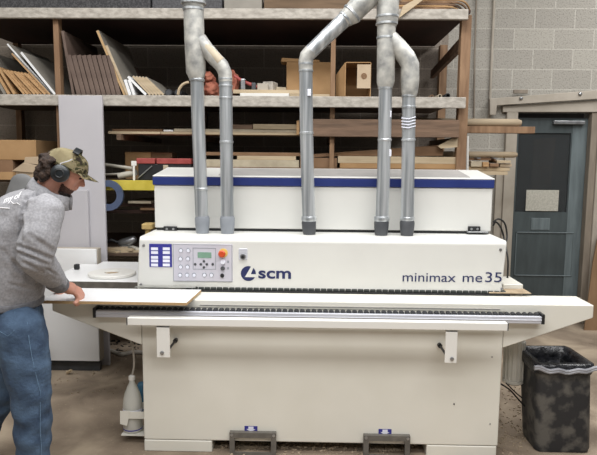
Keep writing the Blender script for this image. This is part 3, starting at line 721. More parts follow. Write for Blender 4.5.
# roller rail
YRl = 3.31
ra, rb = U(94.5, 314, YRl), U(543, 320, YRl)
zr0 = U(320, 320.5, YRl).z; zr1 = U(320, 313.8, YRl).z
rail = mp_('roller_rail', MB().box(ra.x, rb.x, YRl, YRl+.025, zr0, zr1).box(ra.x, rb.x, YRl+.025, YF, zr0, zr0+.006).box(ra.x, rb.x, YRl-.004, YRl, (zr0+zr1)/2-.003, (zr0+zr1)/2+.003).bevel(.0015, 1), alu)
for x in (ra.x, rb.x): part('end_cap', MB().box(x-.008, x+.008, YRl-.006, YF-.001, zr0-.002, zr1+.014), black, rail)
rm = MB().lathe([(.0135, -.015), (.015, -.011), (.015, .011), (.0135, .015)], (0, 0, 0), 'Y', 16).bevel(.001, 1).mesh('roller', rubber, 'auto')
nR = 76
for k in range(nR):
    x = ra.x+.02+(rb.x-ra.x-.04)*k/(nR-1)
    inst('roller', rm, rail, (x, YRl+.045, zr1-.001))
part('axle_rod', MB().tube([(ra.x, YRl+.045, zr1-.001), (rb.x, YRl+.045, zr1-.001)], .004, 8), steel, rail)
# pull-out support bar
YBr = 3.2
ba, bb = U(127, 320, YBr), U(508, 327, YBr)
zb0 = U(318, 328.3, YBr).z; zb1 = U(318, 320.5, YBr).z
bar = mp_('support_bar', MB().box(ba.x, bb.x, YBr, YBr+.045, zb0, zb1).bevel(.003, 1), white_paint)
for x in (ba.x, bb.x): part('end_cap', MB().box(x-.004, x+.004, YBr+.001, YBr+.044, zb0+.002, zb1-.002), dark_plastic, bar)
for (u0, u1, v1, bu, bv, hu, hv) in ((156.3, 169.5, 358, 162, 353, 174, 342), (445.6, 457.6, 363.5, 452, 359, 444.5, 345)):
    x0 = U(u0, 345, YBr).x; x1 = U(u1, 345, YBr).x; zb = U((u0+u1)/2, v1, YBr).z
    br_ = mp_('bar_bracket', MB().box(x0, x1, YBr+.004, YBr+.016, zb, zb0-.001).box(x0, x1, YBr+.004, YBr+.044, zb0-.012, zb0-.001).bevel(.0025, 1), white_paint)
    c = U(bu, bv, YBr); part('bolt', MB().lathe([(.011, .004), (.011, -.002), (.006, -.004)], (c.x, YBr, c.z), 'Y', 14), steel, br_, 'auto')
    hx = U(hu, hv, YBr+.08).x; hz = zb+.05
    xr = x1-.004 if hu < 300 else x0+.004
    part('clamp_rod', MB().tube([(xr, YBr+.017, hz), (xr, YF+.002, hz)], .007, 10), black, br_, 'auto')
    part('clamp_knob', MB().lathe([(.013, -.03), (.013, -.004), (.01, 0)], (xr, YF-.002, hz), 'Y', 12), black, br_, 'auto')
# panel seam screws
for u, v in ((492, 357), (490, 424), (454, 404), (391, 329)):
    c = U(u, v, YF); mp_('screw', MB().lathe([(.004, -.003), (.005, 0)], (c.x, YF, c.z), 'Y', 10), steel if v != 404 else black)
# fork lift brackets and arrow stickers
for (u0, v0, u1, v1, su, sv) in ((229.5, 433, 276, 456, 251, 429), (363.5, 436, 410, 459, 385, 432)):
    a_ = U(u0, (v0+v1)/2, YF-.03); b_ = U(u1, (v0+v1)/2, YF-.03); zt0 = U((u0+u1)/2, v0, YF-.03).z
    z0 = 0.0
    fb = MB().box(a_.x, b_.x, YF-.03, YF-.02, zt0-.032, zt0).box(a_.x, a_.x+.03, YF-.03, YF-.02, z0, zt0-.032).box(b_.x-.03, b_.x, YF-.03, YF-.02, z0, zt0-.032).box(a_.x+.03, b_.x-.03, YF-.03, YF-.02, z0, .018)
    fb.box(a_.x, b_.x, YF-.02, YF+.3, zt0-.008, zt0).box(a_.x, a_.x+.008, YF-.02, YF+.3, z0, zt0-.008).box(b_.x-.008, b_.x, YF-.02, YF+.3, z0, zt0-.008)
    f_ = mp_('fork_pocket', fb, bracket_grey)
    for x in (a_.x+.014, b_.x-.014): part('bolt', MB().lathe([(.009, -.004), (.009, 0)], (x, YF-.03, zt0-.014), 'Y', 10), steel, f_, 'auto')
    a_ = U(su-6.5, sv, YF); b_ = U(su+6.5, sv, YF); za = U(su, sv+3, YF).z; zb = U(su, sv-3, YF).z
    s_ = mp_('arrow_sticker', MB().box(a_.x, b_.x, YF-.0018, YF-.0002, za, zb), violet)
    mx_ = (a_.x+b_.x)/2; w_ = (b_.x-a_.x)/2*.72; h_ = (zb-za); zm = (za+zb)/2
    P = [(-.55, .5), (.55, .5), (.55, 0), (1, 0), (0, -.5), (-1, 0), (-.55, 0)]
    part('arrow', MB().prism([Vector((mx_+p[0]*w_, YF-.0026, zm+p[1]*h_*.86)) for p in P], (0, .0007, 0)), label_white, s_)
# ---- head
YH = 3.6
hzb = U(320, 291.5, YH).z; hzt = U(320, 238.7, YH).z
hxL = U(139, 238, YH).x; hxR = U(507.3, 242, YH).x
hxLb = U(137, 288, YH).x; hxRb = U(505.5, 292, YH).x
print('head', hzb, hzt, hxL, hxR)
YHood = 3.92
head = mp_('head_housing', MB().prism([Vector((hxL, YH+.015, hzt)), Vector((hxL, YH, hzt-.02)), Vector((hxLb, YH, hzb)), Vector((hxLb, YH+.5, hzb)), Vector((hxL, YH+.5, hzt))], (hxR-hxL, 0, 0)).bevel(.008, 3), head_white)
for u, v in ((143.7, 245.5), (141, 284.5), (500.6, 249.7), (502, 289)):
    c = U(u, v, YH-.002); part('screw', MB().lathe([(.008, -.006), (.009, 0), (.009, .02)], (c.x, YH, c.z), 'Y', 12), steel, head, 'auto')
YP = YH-.003
# blue legend label
lp = mp_('blue_legend_label', px(149.3, 244, 171.8, 267, YP, YH+.004, 0), violet)
for r_, vv in enumerate((248.8, 252.6, 257.4, 260.9, 265)):
    for uu in (151, 162.8):
        part('white_field', px(uu, vv-1.4, uu+7, vv+1.4, YP-.0008, YP, 0), label_white, lp)
cp = mp_('control_panel', px(173, 244, 232.5, 281.5, YH-.006, YH+.006, .002), panel_grey)
YQ = YH-.006
def frame_rect(u0, v0, u1, v1, w, y):
    a_, b_ = U(u0, v1, y), U(u1, v0, y); mb = MB(); d_ = .0012
    mb.box(a_.x, b_.x, y-d_, y, b_.z-w, b_.z).box(a_.x, b_.x, y-d_, y, a_.z, a_.z+w).box(a_.x, a_.x+w, y-d_, y, a_.z+w, b_.z-w).box(b_.x-w, b_.x, y-d_, y, a_.z+w, b_.z-w); return mb
part('outline', frame_rect(173.6, 244.6, 231.9, 280.9, .0022, YQ), grey_plastic, cp)
part('display_frame', frame_rect(193, 248, 215.8, 269.3, .003, YQ), grey_plastic, cp)
part('display', px(197.6, 252.3, 211.4, 258, YQ-.002, YQ, 0), glove_screen, cp)
def knob(u, v, r_, m, nm='button', h=.008, par=cp, y=YQ):
    c = U(u, v, y); return part(nm, MB().lathe([(r_*.9, -h), (r_, -h*.6), (r_, 0)], (c.x, y, c.z), 'Y', 16), m, par, 'auto')
C5 = lambda x, y: (140+x*.1843, 225+y*.1843)
for x, y in ((222, 137), (262, 137), (220, 182), (260, 182), (220, 226), (258, 226), (218, 270), (256, 270), (294, 270), (350, 270), (388, 270)):
    u, v = C5(x, y); knob(u, v, .0135, grey_plastic, 'button', .004); k_ = knob(u, v+.4, .0105, label_white, 'button_cap', .0055)
for x, y in ((347, 197), (300, 213), (330, 213), (363, 213), (395, 213), (347, 230)):
    u, v = C5(x, y); knob(u, v, .008, dark_plastic, 'arrow_button', .004)
u, v = C5(452, 152); knob(u, v, .028, yel_lab, 'emergency_stop_collar', .003); 
u, v = C5(447, 154); c = U(u, v, YQ); part('emergency_stop', MB().lathe([(.0, -.034), (.016, -.033), (.022, -.026), (.022, -.018), (.012, -.014), (.012, 0)][1:], (c.x, YQ, c.z), 'Y', 20), orange, cp, 'auto')
u, v = C5(450, 200); knob(u, v, .0145, label_white, 'push_button', .01)
u, v = C5(449, 235); knob(u, v, .0135, dark_plastic, 'push_button', .01)
u, v = C5(446, 274); knob(u, v, .0125, black, 'selector_switch', .01)
u, v = C5(478, 200); part('symbol', px(u-.9, v-1.2, u+.9, v+1.2, YQ-.001, YQ, 0), grey_plastic, cp)
u, v = C5(478, 235); part('symbol', px(u-.9, v-1.2, u+.9, v+1.2, YQ-.001, YQ, 0), grey_plastic, cp)
ks = mp_('selector_plate', px(238.6, 248.5, 247.4, 260, YH-.004, YH+.004, .003), alu)
u, v = 243, 256.6; knob(u, v, .018, steel, 'collar', .006, ks, YH-.004); knob(u, v, .010, black, 'knob', .02, ks, YH-.004)
# logo
c = U(248.4, 273.5, YH)
R_ = .046
lg = mp_('logo', MB().lathe([(R_, -.0022), (R_, .003)], (c.x, YH, c.z), 'Y', 40), dark_blue_print)
W = [(25, -67), (50, -67), (22, 5), (75, 5), (75, 31), (-30, 31)]
part('logo_cutout', MB().prism([Vector((c.x+x/66*R_*1.0, YH-.0032, c.z-y/66*R_)) for x, y in W], (0, .0008, 0)), head_white, lg)
for s_, u0, u1, v_, size, bold, sz in (('scm', 258.4, 291, 278, .098, .0022, 1), ('minimax', 402.5, 455.5, 281.3, .082, 0.0, 1), ('me', 462.5, 482, 281.8, .082, 0, 1), ('35', 485, 501.5, 282, .088, 0, 1)):
    a_ = U(u0, v_, YH); b_ = U(u1, v_, YH)
    me = text_mesh(s_, size, (a_.x, YH-.0015, a_.z), dark_blue_print, bold=bold, width=b_.x-a_.x)
    o_ = place('lettering', me, m_)
# hood
hz0 = hzt+.006
hx0, hx1 = U(154.5, 205, YHood).x, U(492, 205, YHood).x
ztL = U(320, 178.2, YHood).z
hood = mp_('hood', MB().box(hx0, hx1, YHood, YHood+.4, hz0+.012, ztL-.055).bevel(.004, 1), head_white)
zl1 = ztL
mp_('blue_band', MB().box(hx0-.008, hx1+.008, YHood-.01, YHood+.41, ztL-.054, ztL).bevel(.004, 1), navy)
YL1 = YHood+.4; zback = U(320, 168.6, YL1).z
print('lid', ztL, zback)
lidm = MB().prism([Vector((hx0-.008, YHood-.01, ztL+.001)), Vector((hx0-.008, YHood-.01, ztL+.008)), Vector((hx0-.008, YL1+.01, zback)), Vector((hx0-.008, YL1+.01, ztL+.001))], (hx1-hx0+.016, 0, 0)).bevel(.003, 1)
mp_('lid', lidm, head_white)
dn = (zback-ztL-.008)/(YL1+.02-YHood)
def lidp(x, y): return Vector((x, y, ztL+.008+dn*(y-YHood+.01)+.0005))
mp_('lid_inset', MB().prism([lidp(hx0+.42, YHood+.03), lidp(hx1-.14, YHood+.03), lidp(hx1-.14, YL1-.03), lidp(hx0+.42, YL1-.03)], (0, 0, .002)), lid_grey)
# hinges
for u in (162.5, 176.5, 469.5, 480):
    pass
for u0, u1 in ((163.5, 176.5), (468.5, 480.5)):
    h_ = mp_('hinge', px(u0, 226.5, u1, 231.5, YHood-.02, YHood, .002), black)
    for q in (.25, .75):
        c = U(u0+(u1-u0)*q, 229, YHood-.02); part('screw', MB().lathe([(.008, -.003), (.008, 0)], (c.x, YHood-.02, c.z), 'Y', 10), steel, h_, 'auto')
    mp_('hinge_leaf', px(u0-1, 231.6, u1+8, 233, YHood-.04, YHood, .001), steel)
# cable loop right of hood
def cable(pts, r_, m, parent=m_, nm='cable'):
    P = [Vector(p) for p in pts]; out = []
    for i in range(len(P)-1):
        p0, p1, p2, p3 = P[max(i-1, 0)], P[i], P[i+1], P[min(i+2, len(P)-1)]
        for k in range(8):
            t = k/8; out.append(.5*((2*p1)+(p2-p0)*t+(2*p0-5*p1+4*p2-p3)*t*t+(3*p1-p0-3*p2+p3)*t**3))
    out.append(P[-1])
    if parent is None: return out
    return part(nm, MB().tube(out, r_, 8), m, parent, 'auto')
cable([U(493, 222, 3.98), U(499, 219, 3.98), U(505, 224, 3.98), U(507, 236, 3.98), U(506, 246, 3.9), U(508, 262, 3.85), U(507, 285, 3.85)], .006, cable_black)
cable([U(493, 226, 4.0), U(496, 222, 4.0), U(501, 228, 4.0), U(504, 238, 4.0), U(505, 244, 3.9)], .006, cable_black)
# dusty outfeed plate
gp = U(506, 299, YH)
mp_('outfeed_guard', MB().box(hxR+.004, U(523, 288, YH+.05).x, YH+.05, YH+.3, hzb-.02, U(514, 284.3, YH+.05).z).bevel(.003, 1), cream)
mp_('outfeed_plate', MB().prism([Vector((hxR-.1, YH-.02, zTab+.016)), Vector((U(531, 298.5, YH-.02).x, YH-.02, zTab+.016)), Vector((U(523, 292, YH+.05).x, YH+.06, zTab+.03)), Vector((hxR-.1, YH+.06, zTab+.03))], (0, 0, .004)), dustmat)
mp_('infeed_plate', MB().prism([Vector((hxL-.02, YH-.05, zTab+.03)), Vector((hxL+.35, YH-.05, zTab+.03)), Vector((hxL+.35, YH+.05, zTab+.03)), Vector((hxL+.03, YH+.05, zTab+.03))], (0, 0, .004)), bright)
mp_('pressure_beam', MB().box(hxL+.25, hxR-.05, YH+.02, YH+.12, hzb-.014, hzb+.01), bracket_grey)
mp_('hood_seal', MB().box(hx0+.01, hx1-.01, YHood+.01, YHood+.39, hzt+.0005, hz0+.0125), black)
# motor under right wing
YM = 3.72
c = U(513, 380, YM); rr = .066
zt0 = U(513, 346, YM).z-.0; zb0_ = U(513, 383, YM).z
mo = mp_('dust_motor', MB().lathe([(rr*.75, 0), (rr, .012), (rr, .03), (rr*.88, .034), (rr*.88, zt0-zb0_+.06)], (c.x, YM, zb0_), 'Z', 28), motor_grey, m_, 'auto')
for k in range(16):
    a_ = 2*math.pi*k/16
    M = Matrix.Translation((c.x, YM, zb0_+.035)) @ Matrix.Rotation(a_, 4, 'Z')
    part('cooling_fin', MB().box(rr*.85, rr*1.0, -.003, .003, 0, zt0-zb0_+.0, M), motor_grey, mo)
mp_('motor_mount', MB().box(cx1-.02, c.x+.02, YM-.03, YM+.03, zt0+.05, zt0+.09), cream)
cable([U(501, 384, 3.6), U(510, 390, 3.62), U(519, 400, 3.64), U(530, 412, 3.66)], .005, cable_black)
cable([U(506, 383, 3.68), U(514, 391, 3.68), U(521, 397, 3.69), U(532, 404, 3.7)], .004, cable_black)

# oil / spray bottle on the left side
Yo = 3.522
c0 = U(133, 424, Yo)
o = thing('spray_bottle', (c0.x, Yo, c0.z), 'milky plastic bottle with blue bands and a hose, left of the machine cabinet', 'bottle')
zb_ = U(133, 430, Yo).z; zt_b = U(135, 378, Yo).z
hb = zt_b-zb_
part('body', MB().lathe([(.05, 0), (.058, .01), (.058, hb*.5), (.055, hb*.6), (.046, hb*.72), (.03, hb*.84), (.017, hb*.92), (.016, hb*.98)], (c0.x, Yo, zb_), 'Z', 24), bottle_mat, o, True)
for h0 in (.05, .36):
    part('blue_band', MB().ring((c0.x, Yo, zb_+hb*h0), .0565, .0592, .006, 'Z', 24), violet, o)
part('label', MB().ring((c0.x, Yo, zb_+hb*.38), .0565, .0589, hb*.06, 'Z', 24), label_white, o)
part('cap', MB().lathe([(.02, 0), (.02, .022), (.009, .03)], (c0.x, Yo, zb_+hb*.97), 'Z', 18), white_paint, o, 'auto')
pts = cable([(c0.x, Yo, zb_+hb+.01), U(134, 365, Yo), U(133.2, 350, Yo), U(131, 341, Yo), U(131.5, 335, Yo)], .006, hose_mat, None)
part('hose', MB().tube(pts, .0065, 8), hose_mat, o, 'auto')
zbk = U(125, 411, 3.46).z
hbk = mp_('bottle_holder', MB().box(U(120, 415, 3.45).x, cx0-.001, 3.452, 3.456, zbk-.045, zbk).bevel(.001, 1), cream)
part('holder_rear_strip', MB().box(U(120, 415, 3.45).x, cx0-.001, 3.592, 3.596, zbk-.045, zbk), cream, hbk)
part('holder_floor', MB().box(U(120, 415, 3.45).x, cx0-.001, 3.456, 3.592, zb_-.006, zb_-.002), cream, hbk)
mp_('bottle_holder_tab', MB().prism([U(120, 411, 3.449), U(120, 424, 3.449), U(127, 426, 3.449), U(130, 411, 3.449)], (0, .003, 0)), cream)
c = U(140, 362, 3.75)
solo('blue_can', MB().lathe([(.03, 0), (.03, .2), (.02, .22)], (U(141, 362, 3.9).x-.0, 3.9, 0), 'Z', 18).bevel(.001, 1), blue_cloth, 'narrow blue canister standing half hidden behind the cabinet corner', 'canister', smooth='auto')

# workpiece board
zw = zTab+.006
zr_top = zr1+.014
zw = max(zw, zr_top+.001)
a_ = U(39, 304, Z=zw); b_ = U(187, 305.3, Z=zw); c_ = U(198, 292, Z=zw+.018)
print('work', a_, b_, c_, zw)
yf = (a_.y+b_.y)/2
wk = solo('workpiece_panel', MB().prism([Vector((a_.x, yf, zw)), Vector((b_.x, yf, zw)), Vector((b_.x+.02, YH-.06, zw)), Vector((a_.x+.0, YH-.06, zw))], (0, 0, .018)).bevel(.001, 1), white_board, 'white melamine panel with a raw chipboard edge being fed into the machine', 'panel')
wk.data.materials.append(tan_edge)
for p in wk.data.polygons:
    if abs(p.normal.z) < .5: p.material_index = 1

# ------------------------------------------------------------------ duct pipes
YDp = 3.8
DS = YDp/F
def P(u, v, dy=0): return U(u, v, YDp+dy)
def duct(parent, name, pts, r_, m, seg=20, dy=0, label=None):
    R = r_ if hasattr(r_, '__len__') else [r_]*len(pts)
    return part(name, MB().tube([P(u, v, dy) for u, v in pts], [x*DS for x in R], seg), m, parent, 'auto', label)
def collar(parent, u, v, r_, h=3, m=galv, dirv=(0, 1), name='collar'):
    l = math.hypot(*dirv); dx, dy = dirv[0]/l*h/2, dirv[1]/l*h/2
    return part(name, MB().tube([P(u-dx, v-dy), P(u-dx*.6, v-dy*.6), P(u+dx*.6, v+dy*.6), P(u+dx, v+dy)], [r_*DS*.94, r_*DS, r_*DS, r_*DS*.94], 20), m, parent, 'auto')
zhead = hzt
def foot_end(parent, u0, v0, u1, r_, m, dark=True):
    pt = P(u0, v0); b_ = Vector((P(u1, 232).x, YDp, zhead+.0005))
    dd = (b_-pt)
    part('hose_end', MB().tube([pt, pt+dd*.15, pt+dd*.5, b_], [r_*DS*1.02, r_*DS*1.14, r_*DS*1.1, r_*DS*.95], 20), m, parent, 'auto')
d1 = thing('duct_pipe', (P(202, 232).x, YDp, zhead), 'leftmost galvanised duct with a wide top and a side branch', 'duct pipe')
duct(d1, 'wide_section', [(193.5, 8), (194.5, 40), (196, 72), (197, 79)], [9.7, 9.7, 9.7, 7.2], galv_dusty)
duct(d1, 'reducer_top', [(193, -30), (193.2, 0), (193.5, 8)], [11.5, 11.7, 9.8], galv_dusty)
duct(d1, 'pipe', [(197, 77), (198.2, 120), (200.5, 180), (202, 226)], 6.5, galv)
for u, v, r_ in ((197.1, 80, 7.4), (201.2, 189, 6.9), (193.5, 3, 12.2), (193.4, 9.5, 10.4)): collar(d1, u, v, r_, 3)
foot_end(d1, 202.2, 216, 202.6, 6.6, grey_plastic)
duct(d1, 'branch_elbow', [(199, 40), (206, 49), (215, 59), (222, 66), (225, 73), (225.6, 82)], [8, 7.5, 7.2, 7, 6.8, 6.7], galv_dusty, label='dusty elbow of the side branch')
duct(d1, 'branch_pipe', [(225.6, 80), (226.2, 120), (226.8, 180), (227.5, 226)], 6.4, galv)
for u, v in ((225.4, 79), (225.8, 86), (226, 98), (226.5, 142)): collar(d1, u, v, 7, 2.2)
part('tape_patch', MB().tube([P(202, 43.5, -.012), P(220, 62.5, -.012)], [5.6*DS, 5.6*DS], 14), tape, d1, 'auto')
foot_end(d1, 227.3, 216, 227.6, 6.6, grey_plastic)
d2 = thing('duct_pipe', (P(309, 232).x, YDp, zhead), 'middle galvanised duct bending up to the right', 'duct pipe')
duct(d2, 'wide_section', [(380, -16), (364, 1), (351, 15), (344, 20)], [11.5, 11, 9.8, 7.5], galv_dusty)
duct(d2, 'diagonal_pipe', [(346, 18), (325, 38), (309, 53.5)], [7.6, 7.2, 7], galv)
duct(d2, 'elbow', [(311, 51.5), (307, 56), (305.6, 62), (305.8, 70)], [7.2, 7.2, 7, 6.8], galv_dusty)
duct(d2, 'pipe', [(305.8, 68), (306.3, 120), (307.6, 180), (309, 222)], 6.6, galv)
for u, v in ((305.8, 64), (305.9, 71), (306.5, 133)): collar(d2, u, v, 7.2, 2.4)
collar(d2, 352, 13.5, 10.6, 3, galv, (1, -1)); collar(d2, 346, 18.5, 8.6, 3, galv, (1, -1))
part('clip', px(307.5, 89, 311, 96, YDp-.046, YDp-.03), label_white, d2)
foot_end(d2, 308.8, 220, 309.4, 6.5, dark_plastic); collar(d2, 308.9, 218.5, 7.6, 5)
d3 = thing('duct_pipe', (P(381, 232).x, YDp, zhead), 'rightmost galvanised duct with a tall taper and a side branch', 'duct pipe')
duct(d3, 'wide_section', [(388, -25), (387.6, 12), (387, 22), (386.4, 26)], [10.6, 10.6, 10.4, 9.2], galv_dusty)
duct(d3, 'upper_pipe', [(386.4, 24), (386.2, 40), (385.7, 82), (385.4, 88)], [9, 8.8, 8.8, 7], galv_dusty)
duct(d3, 'pipe', [(385.4, 86), (384.8, 130), (383.4, 180), (381.8, 222)], 6.5, galv)
for u, v, r_ in ((387.2, 17, 11.2), (386.6, 24, 10.6), (386, 38, 9.3), (385.4, 88, 7.2), (384.7, 140, 7)): collar(d3, u, v, r_, 2.6)
duct(d3, 'branch_elbow', [(390, 37), (398, 47), (406, 57), (410, 65), (410, 80), (409.6, 92), (408.8, 97)], [7.2, 8.6, 9, 9, 9, 8, 6.6], galv_dusty, label='dusty elbow of the side branch')
part('tape_patch', MB().tube([P(400, 66, -.0), P(408, 63, -.0), P(412, 62, 0)], [.1*DS, .1*DS, .1*DS], 8), tape, d3)
duct(d3, 'branch_pipe', [(408.8, 95), (408.6, 130), (407.8, 180), (407.2, 222)], 6.5, galv)
for u, v in ((408.8, 96), (408.6, 107), (408.5, 140)): collar(d3, u, v, 7.2, 2.2)
for v in (118, 121, 124, 127):
    part('wire_wrap', MB().tube([P(401.5, v, -.03), P(408.5, v+1, -.047), P(415.5, v-1, -.03)], .003, 6), label_white, d3)
for v in (114, 153): part('clip', px(389, v-3.5, 391.5, v+3.5, YDp-.03, YDp-.005), label_white, d3)
foot_end(d3, 381.6, 220, 381.2, 6.5, dark_plastic); collar(d3, 381.7, 218.5, 7.8, 5)
foot_end(d3, 407.2, 220, 407, 6.5, dark_plastic); collar(d3, 407.2, 218.5, 7.2, 4)

# ------------------------------------------------------------------ waste bin
Yb0 = 3.46
bx0, bx1 = U(533, 448, Z=0).x, U(587, 450, Z=0).x
zrim = .548
tx0 = U(538.5, 360, Yb0-.03).x; tx1 = U(593, 366, Yb0-.03).x
Yb1 = Yb0+.3
o = thing('waste_bin', ((bx0+bx1)/2, Yb0+.15, 0), 'square scuffed black waste bin lined with a bag, right of the machine', 'waste bin')
bm = bmesh.new()
def ringv(x0, x1, y0, y1, z, n=6, r_=.04):
    pts = []
    for cx, cy, a0 in ((x1-r_, y1-r_, 0), (x0+r_, y1-r_, 90), (x0+r_, y0+r_, 180), (x1-r_, y0+r_, 270)):
        for k in range(n+1):
            a = math.radians(a0+90*k/n); pts.append((cx+r_*math.cos(a), cy+r_*math.sin(a), z))
    return [bm.verts.new(p) for p in pts]
R1 = ringv(bx0, bx1, Yb0, Yb1-.05, 0.003); R1b = ringv(bx0-.006, bx1+.006, Yb0-.006, Yb1-.045, .03); R2 = ringv(tx0, tx1, Yb0-.03, Yb1+.02, zrim); R3 = ringv(tx0+.012, tx1-.012, Yb0-.018, Yb1+.008, zrim); R4 = ringv(bx0+.012, bx1-.012, Yb0+.012, Yb1-.06, .02)
for A, B in ((R1, R1b), (R1b, R2), (R2, R3), (R3, R4)):
    for k in range(len(A)): bm.faces.new((A[k], A[(k+1) % len(A)], B[(k+1) % len(A)], B[k]))
bm.faces.new(R1[::-1]); bm.faces.new(R4)
mb = MB(); mb.bm.free(); mb.bm = bm
part('body', mb, bin_rubber, o, 'auto')
bm = bmesh.new()
rings = []
for dz, ex, n_ in ((-.05, .008, .006), (-.015, .012, .005), (.008, .01, .005), (.012, -.02, .006), (-.05, -.035, .008), (-.16, -.05, .02)):
    rg = ringv(tx0-ex, tx1+ex, Yb0-.03-ex, Yb1+.02+ex, zrim+dz, 8)
    for v in rg: v.co += Vector((noise.noise(v.co*25), noise.noise(v.co*25+Vector((5, 0, 0))), noise.noise(v.co*18+Vector((0, 9, 0)))))*n_*2
    rings.append(rg)
for A, B in zip(rings, rings[1:]):
    for k in range(len(A)): bm.faces.new((A[k], A[(k+1) % len(A)], B[(k+1) % len(A)], B[k]))
bm.faces.new(rings[-1])
mb = MB(); mb.bm.free(); mb.bm = bm
lin_ = part('bin_liner', mb, bag, o, True)
pts = []
for k in range(17):
    t = k/16; x = tx0-.03+(tx1-tx0+.05)*t; pts.append((x, Yb0-.052+.004*math.sin(k), zrim-.012-.0*t+.006*math.sin(k*1.3)-.02*math.sin(t*math.pi)))
bb_ = MB()
for dz in (0, .012): bb_.tube([(p[0], p[1], p[2]+dz) for p in pts], .009, 8)
part('bag_drawstring', bb_, bag_grey, o, 'auto', 'grey bag hem')

# leaning plywood at right
solo('plywood_sheet', MB().prism([U(584, 332, 6.1), U(612, 336, 6.1), U(612, 220, 6.25), U(599, 232, 6.25), U(593, 262, 6.22)], (0.0, .015, 0)), mat('dull plywood', '7d6247', '8c7054', .8, scale=5, stretch=(2, 2, .4)), 'brown plywood sheet propped against the frame right of the door', 'plywood')
# left: wood stick near cabinet foot
pa, pb = U(67, 373, Z=.01), U(79, 362, Z=.05)
solo('wood_stick', MB().tube([Vector((pa.x, pa.y, .014)), Vector((pb.x, min(pb.y, 4.6), .035))], .014, 6), pine_p, 'short pale stick slanting out under the white cabinet', 'stick')
# hose on the floor far left
pts = cable([U(100, 346, Z=.03), U(112, 350, Z=.03), U(122, 353, Z=.03), U(134, 351, Z=.03), U(150, 352, Z=.03)], .01, None, None)
solo('floor_hose', MB().tube([(p.x, p.y, .02) for p in pts], .018, 10), beam_grey, 'grey hose lying on the floor under the infeed wing', 'hose', smooth='auto')
def debris(name, n, region, m, label, smax=.03, group=None):
    mb = MB()
    for _ in range(n):
        u = random.uniform(region[0], region[2]); v = random.uniform(region[1], region[3]); c = U(u, v, Z=0)
        if c.y > 6.2: continue
        s_ = random.uniform(.25, 1)*smax; M = Matrix.Translation((c.x, c.y, .0035)) @ Matrix.Rotation(random.uniform(0, 3.1), 4, 'Z')
        mb.box(-s_, s_, -s_*.25, s_*.25, -.003, random.uniform(.001, .006), M)
    return solo(name, mb, m, label, 'debris', kind='stuff')
debris('wood_chips', 45, (98, 340, 140, 352), cable_black, 'dark bark like chips scattered on the floor under the left wing', .025)
debris('pale_chips', 120, (55, 345, 140, 395), chips, 'pale wood chips scattered on the floor left of the machine', .009)
debris('sawdust_flakes', 160, (499, 380, 530, 455), chips, 'pale flakes on the floor between machine and waste bin', .012)
mb = MB()
for _ in range(500):
    x = random.uniform(fl+.03, fr-.03); y = random.triangular(YF-.06, YF+.5, YF+.12); s_ = random.uniform(.004, .014)
    M = Matrix.Translation((x, y, s_*.4)) @ Matrix.Rotation(random.uniform(0, 3), 4, 'Z') @ Matrix.Rotation(random.uniform(-.5, .5), 4, 'X')
    mb.box(-s_, s_, -s_*.5, s_*.5, -s_*.3, s_*.3, M)
solo('shavings_heap', mb, chips, 'grey shavings piled on the floor under the machine', 'shavings', kind='stuff')

# ------------------------------------------------------------------ PERSON
YM0 = 3.08
def B(u, v, Y, r): return (U(u, v, Y), r if hasattr(r, '__len__') else (r, r, r))
pr = thing('person', (U(22, 380, YM0).x, YM0, 0), 'man in grey fleece, blue jeans, camouflage cap and ear muffs bending over the infeed board', 'person')
YN = 2.96; YFr = 3.2           # near and far leg planes
def legs(k, ch=None):
    m = MB()
    # near leg (hip, thigh, knee, calf, ankle)
    near = [B(20, 330, YN, .128*k), B(26, 362, YN-.01, .120*k), B(31.5, 398, YN-.02, .099*k), B(33, 432, YN-.02, .092*k), B(33, 470, YN-.02, .082*k)]
    far = [B(12, 330, YFr, .12*k), B(8, 360, YFr, .11*k), B(-2, 398, YFr, .088*k), B(-16, 430, YFr, .082*k), B(-36, 462, YFr, .068*k)]
    m.chain(near); m.chain(far)
    m.hull([B(15, 312, YM0, (.135*k, .17*k, .09*k)), B(17, 328, YM0, (.13*k, .175*k, .09*k))])
    return m
def arm(m, k, near=True, hand=False):
    if near: pts = [B(45, 213, 2.92, .094*k), B(40, 236, 2.87, .094*k), B(35, 257, 2.87, .084*k), B(47, 270, 2.98, .071*k), B(57, 282, 3.09, .051*k)]
    else: pts = [B(46, 213, 3.28, .075*k), B(44, 240, 3.34, .066*k), B(38, 262, 3.36, .058*k), B(46, 276, 3.38, .048*k), B(52, 284, 3.4, .038*k)]
    m.chain(pts)
    return m
# skin: head, neck, trunk, arms and hands as one surface
HC = U(65, 170, YM0); HT = math.radians(27)
HM = Matrix.Translation(HC) @ Matrix.Rotation(math.radians(14), 4, 'Z') @ Matrix.Rotation(HT, 4, 'Y') @ Matrix.Scale(.97, 4)
def H(x, y, z): return HM @ Vector((x, y, z))
sk = MB()
hd = MB()
hd.hull([((0.0, 0, .02), (.098, .076, .088)), ((-.01, 0, .0), (.09, .074, .09))])
hd.hull([((.045, 0, -.035), (.045, .055, .05)), ((.035, 0, -.085), (.04, .042, .03)), ((.068, 0, -.088), (.02, .025, .02))])  # jaw
hd.hull([((.083, 0, .012), (.016, .045, .012)), ((.07, 0, -.04), (.02, .045, .03))])                                           # brow to cheek
hd.hull([((.097, 0, .004), (.007, .008, .008)), ((.118, 0, -.032), (.0095, .012, .009)), ((.095, 0, -.038), (.01, .014, .01))])   # nose
hd.hull([((.094, 0, -.058), (.009, .022, .006)), ((.091, 0, -.06), (.008, .024, .006))])                                        # upper lip
hd.hull([((.091, 0, -.07), (.009, .019, .006)), ((.088, 0, -.072), (.008, .02, .006))])                                         # lower lip
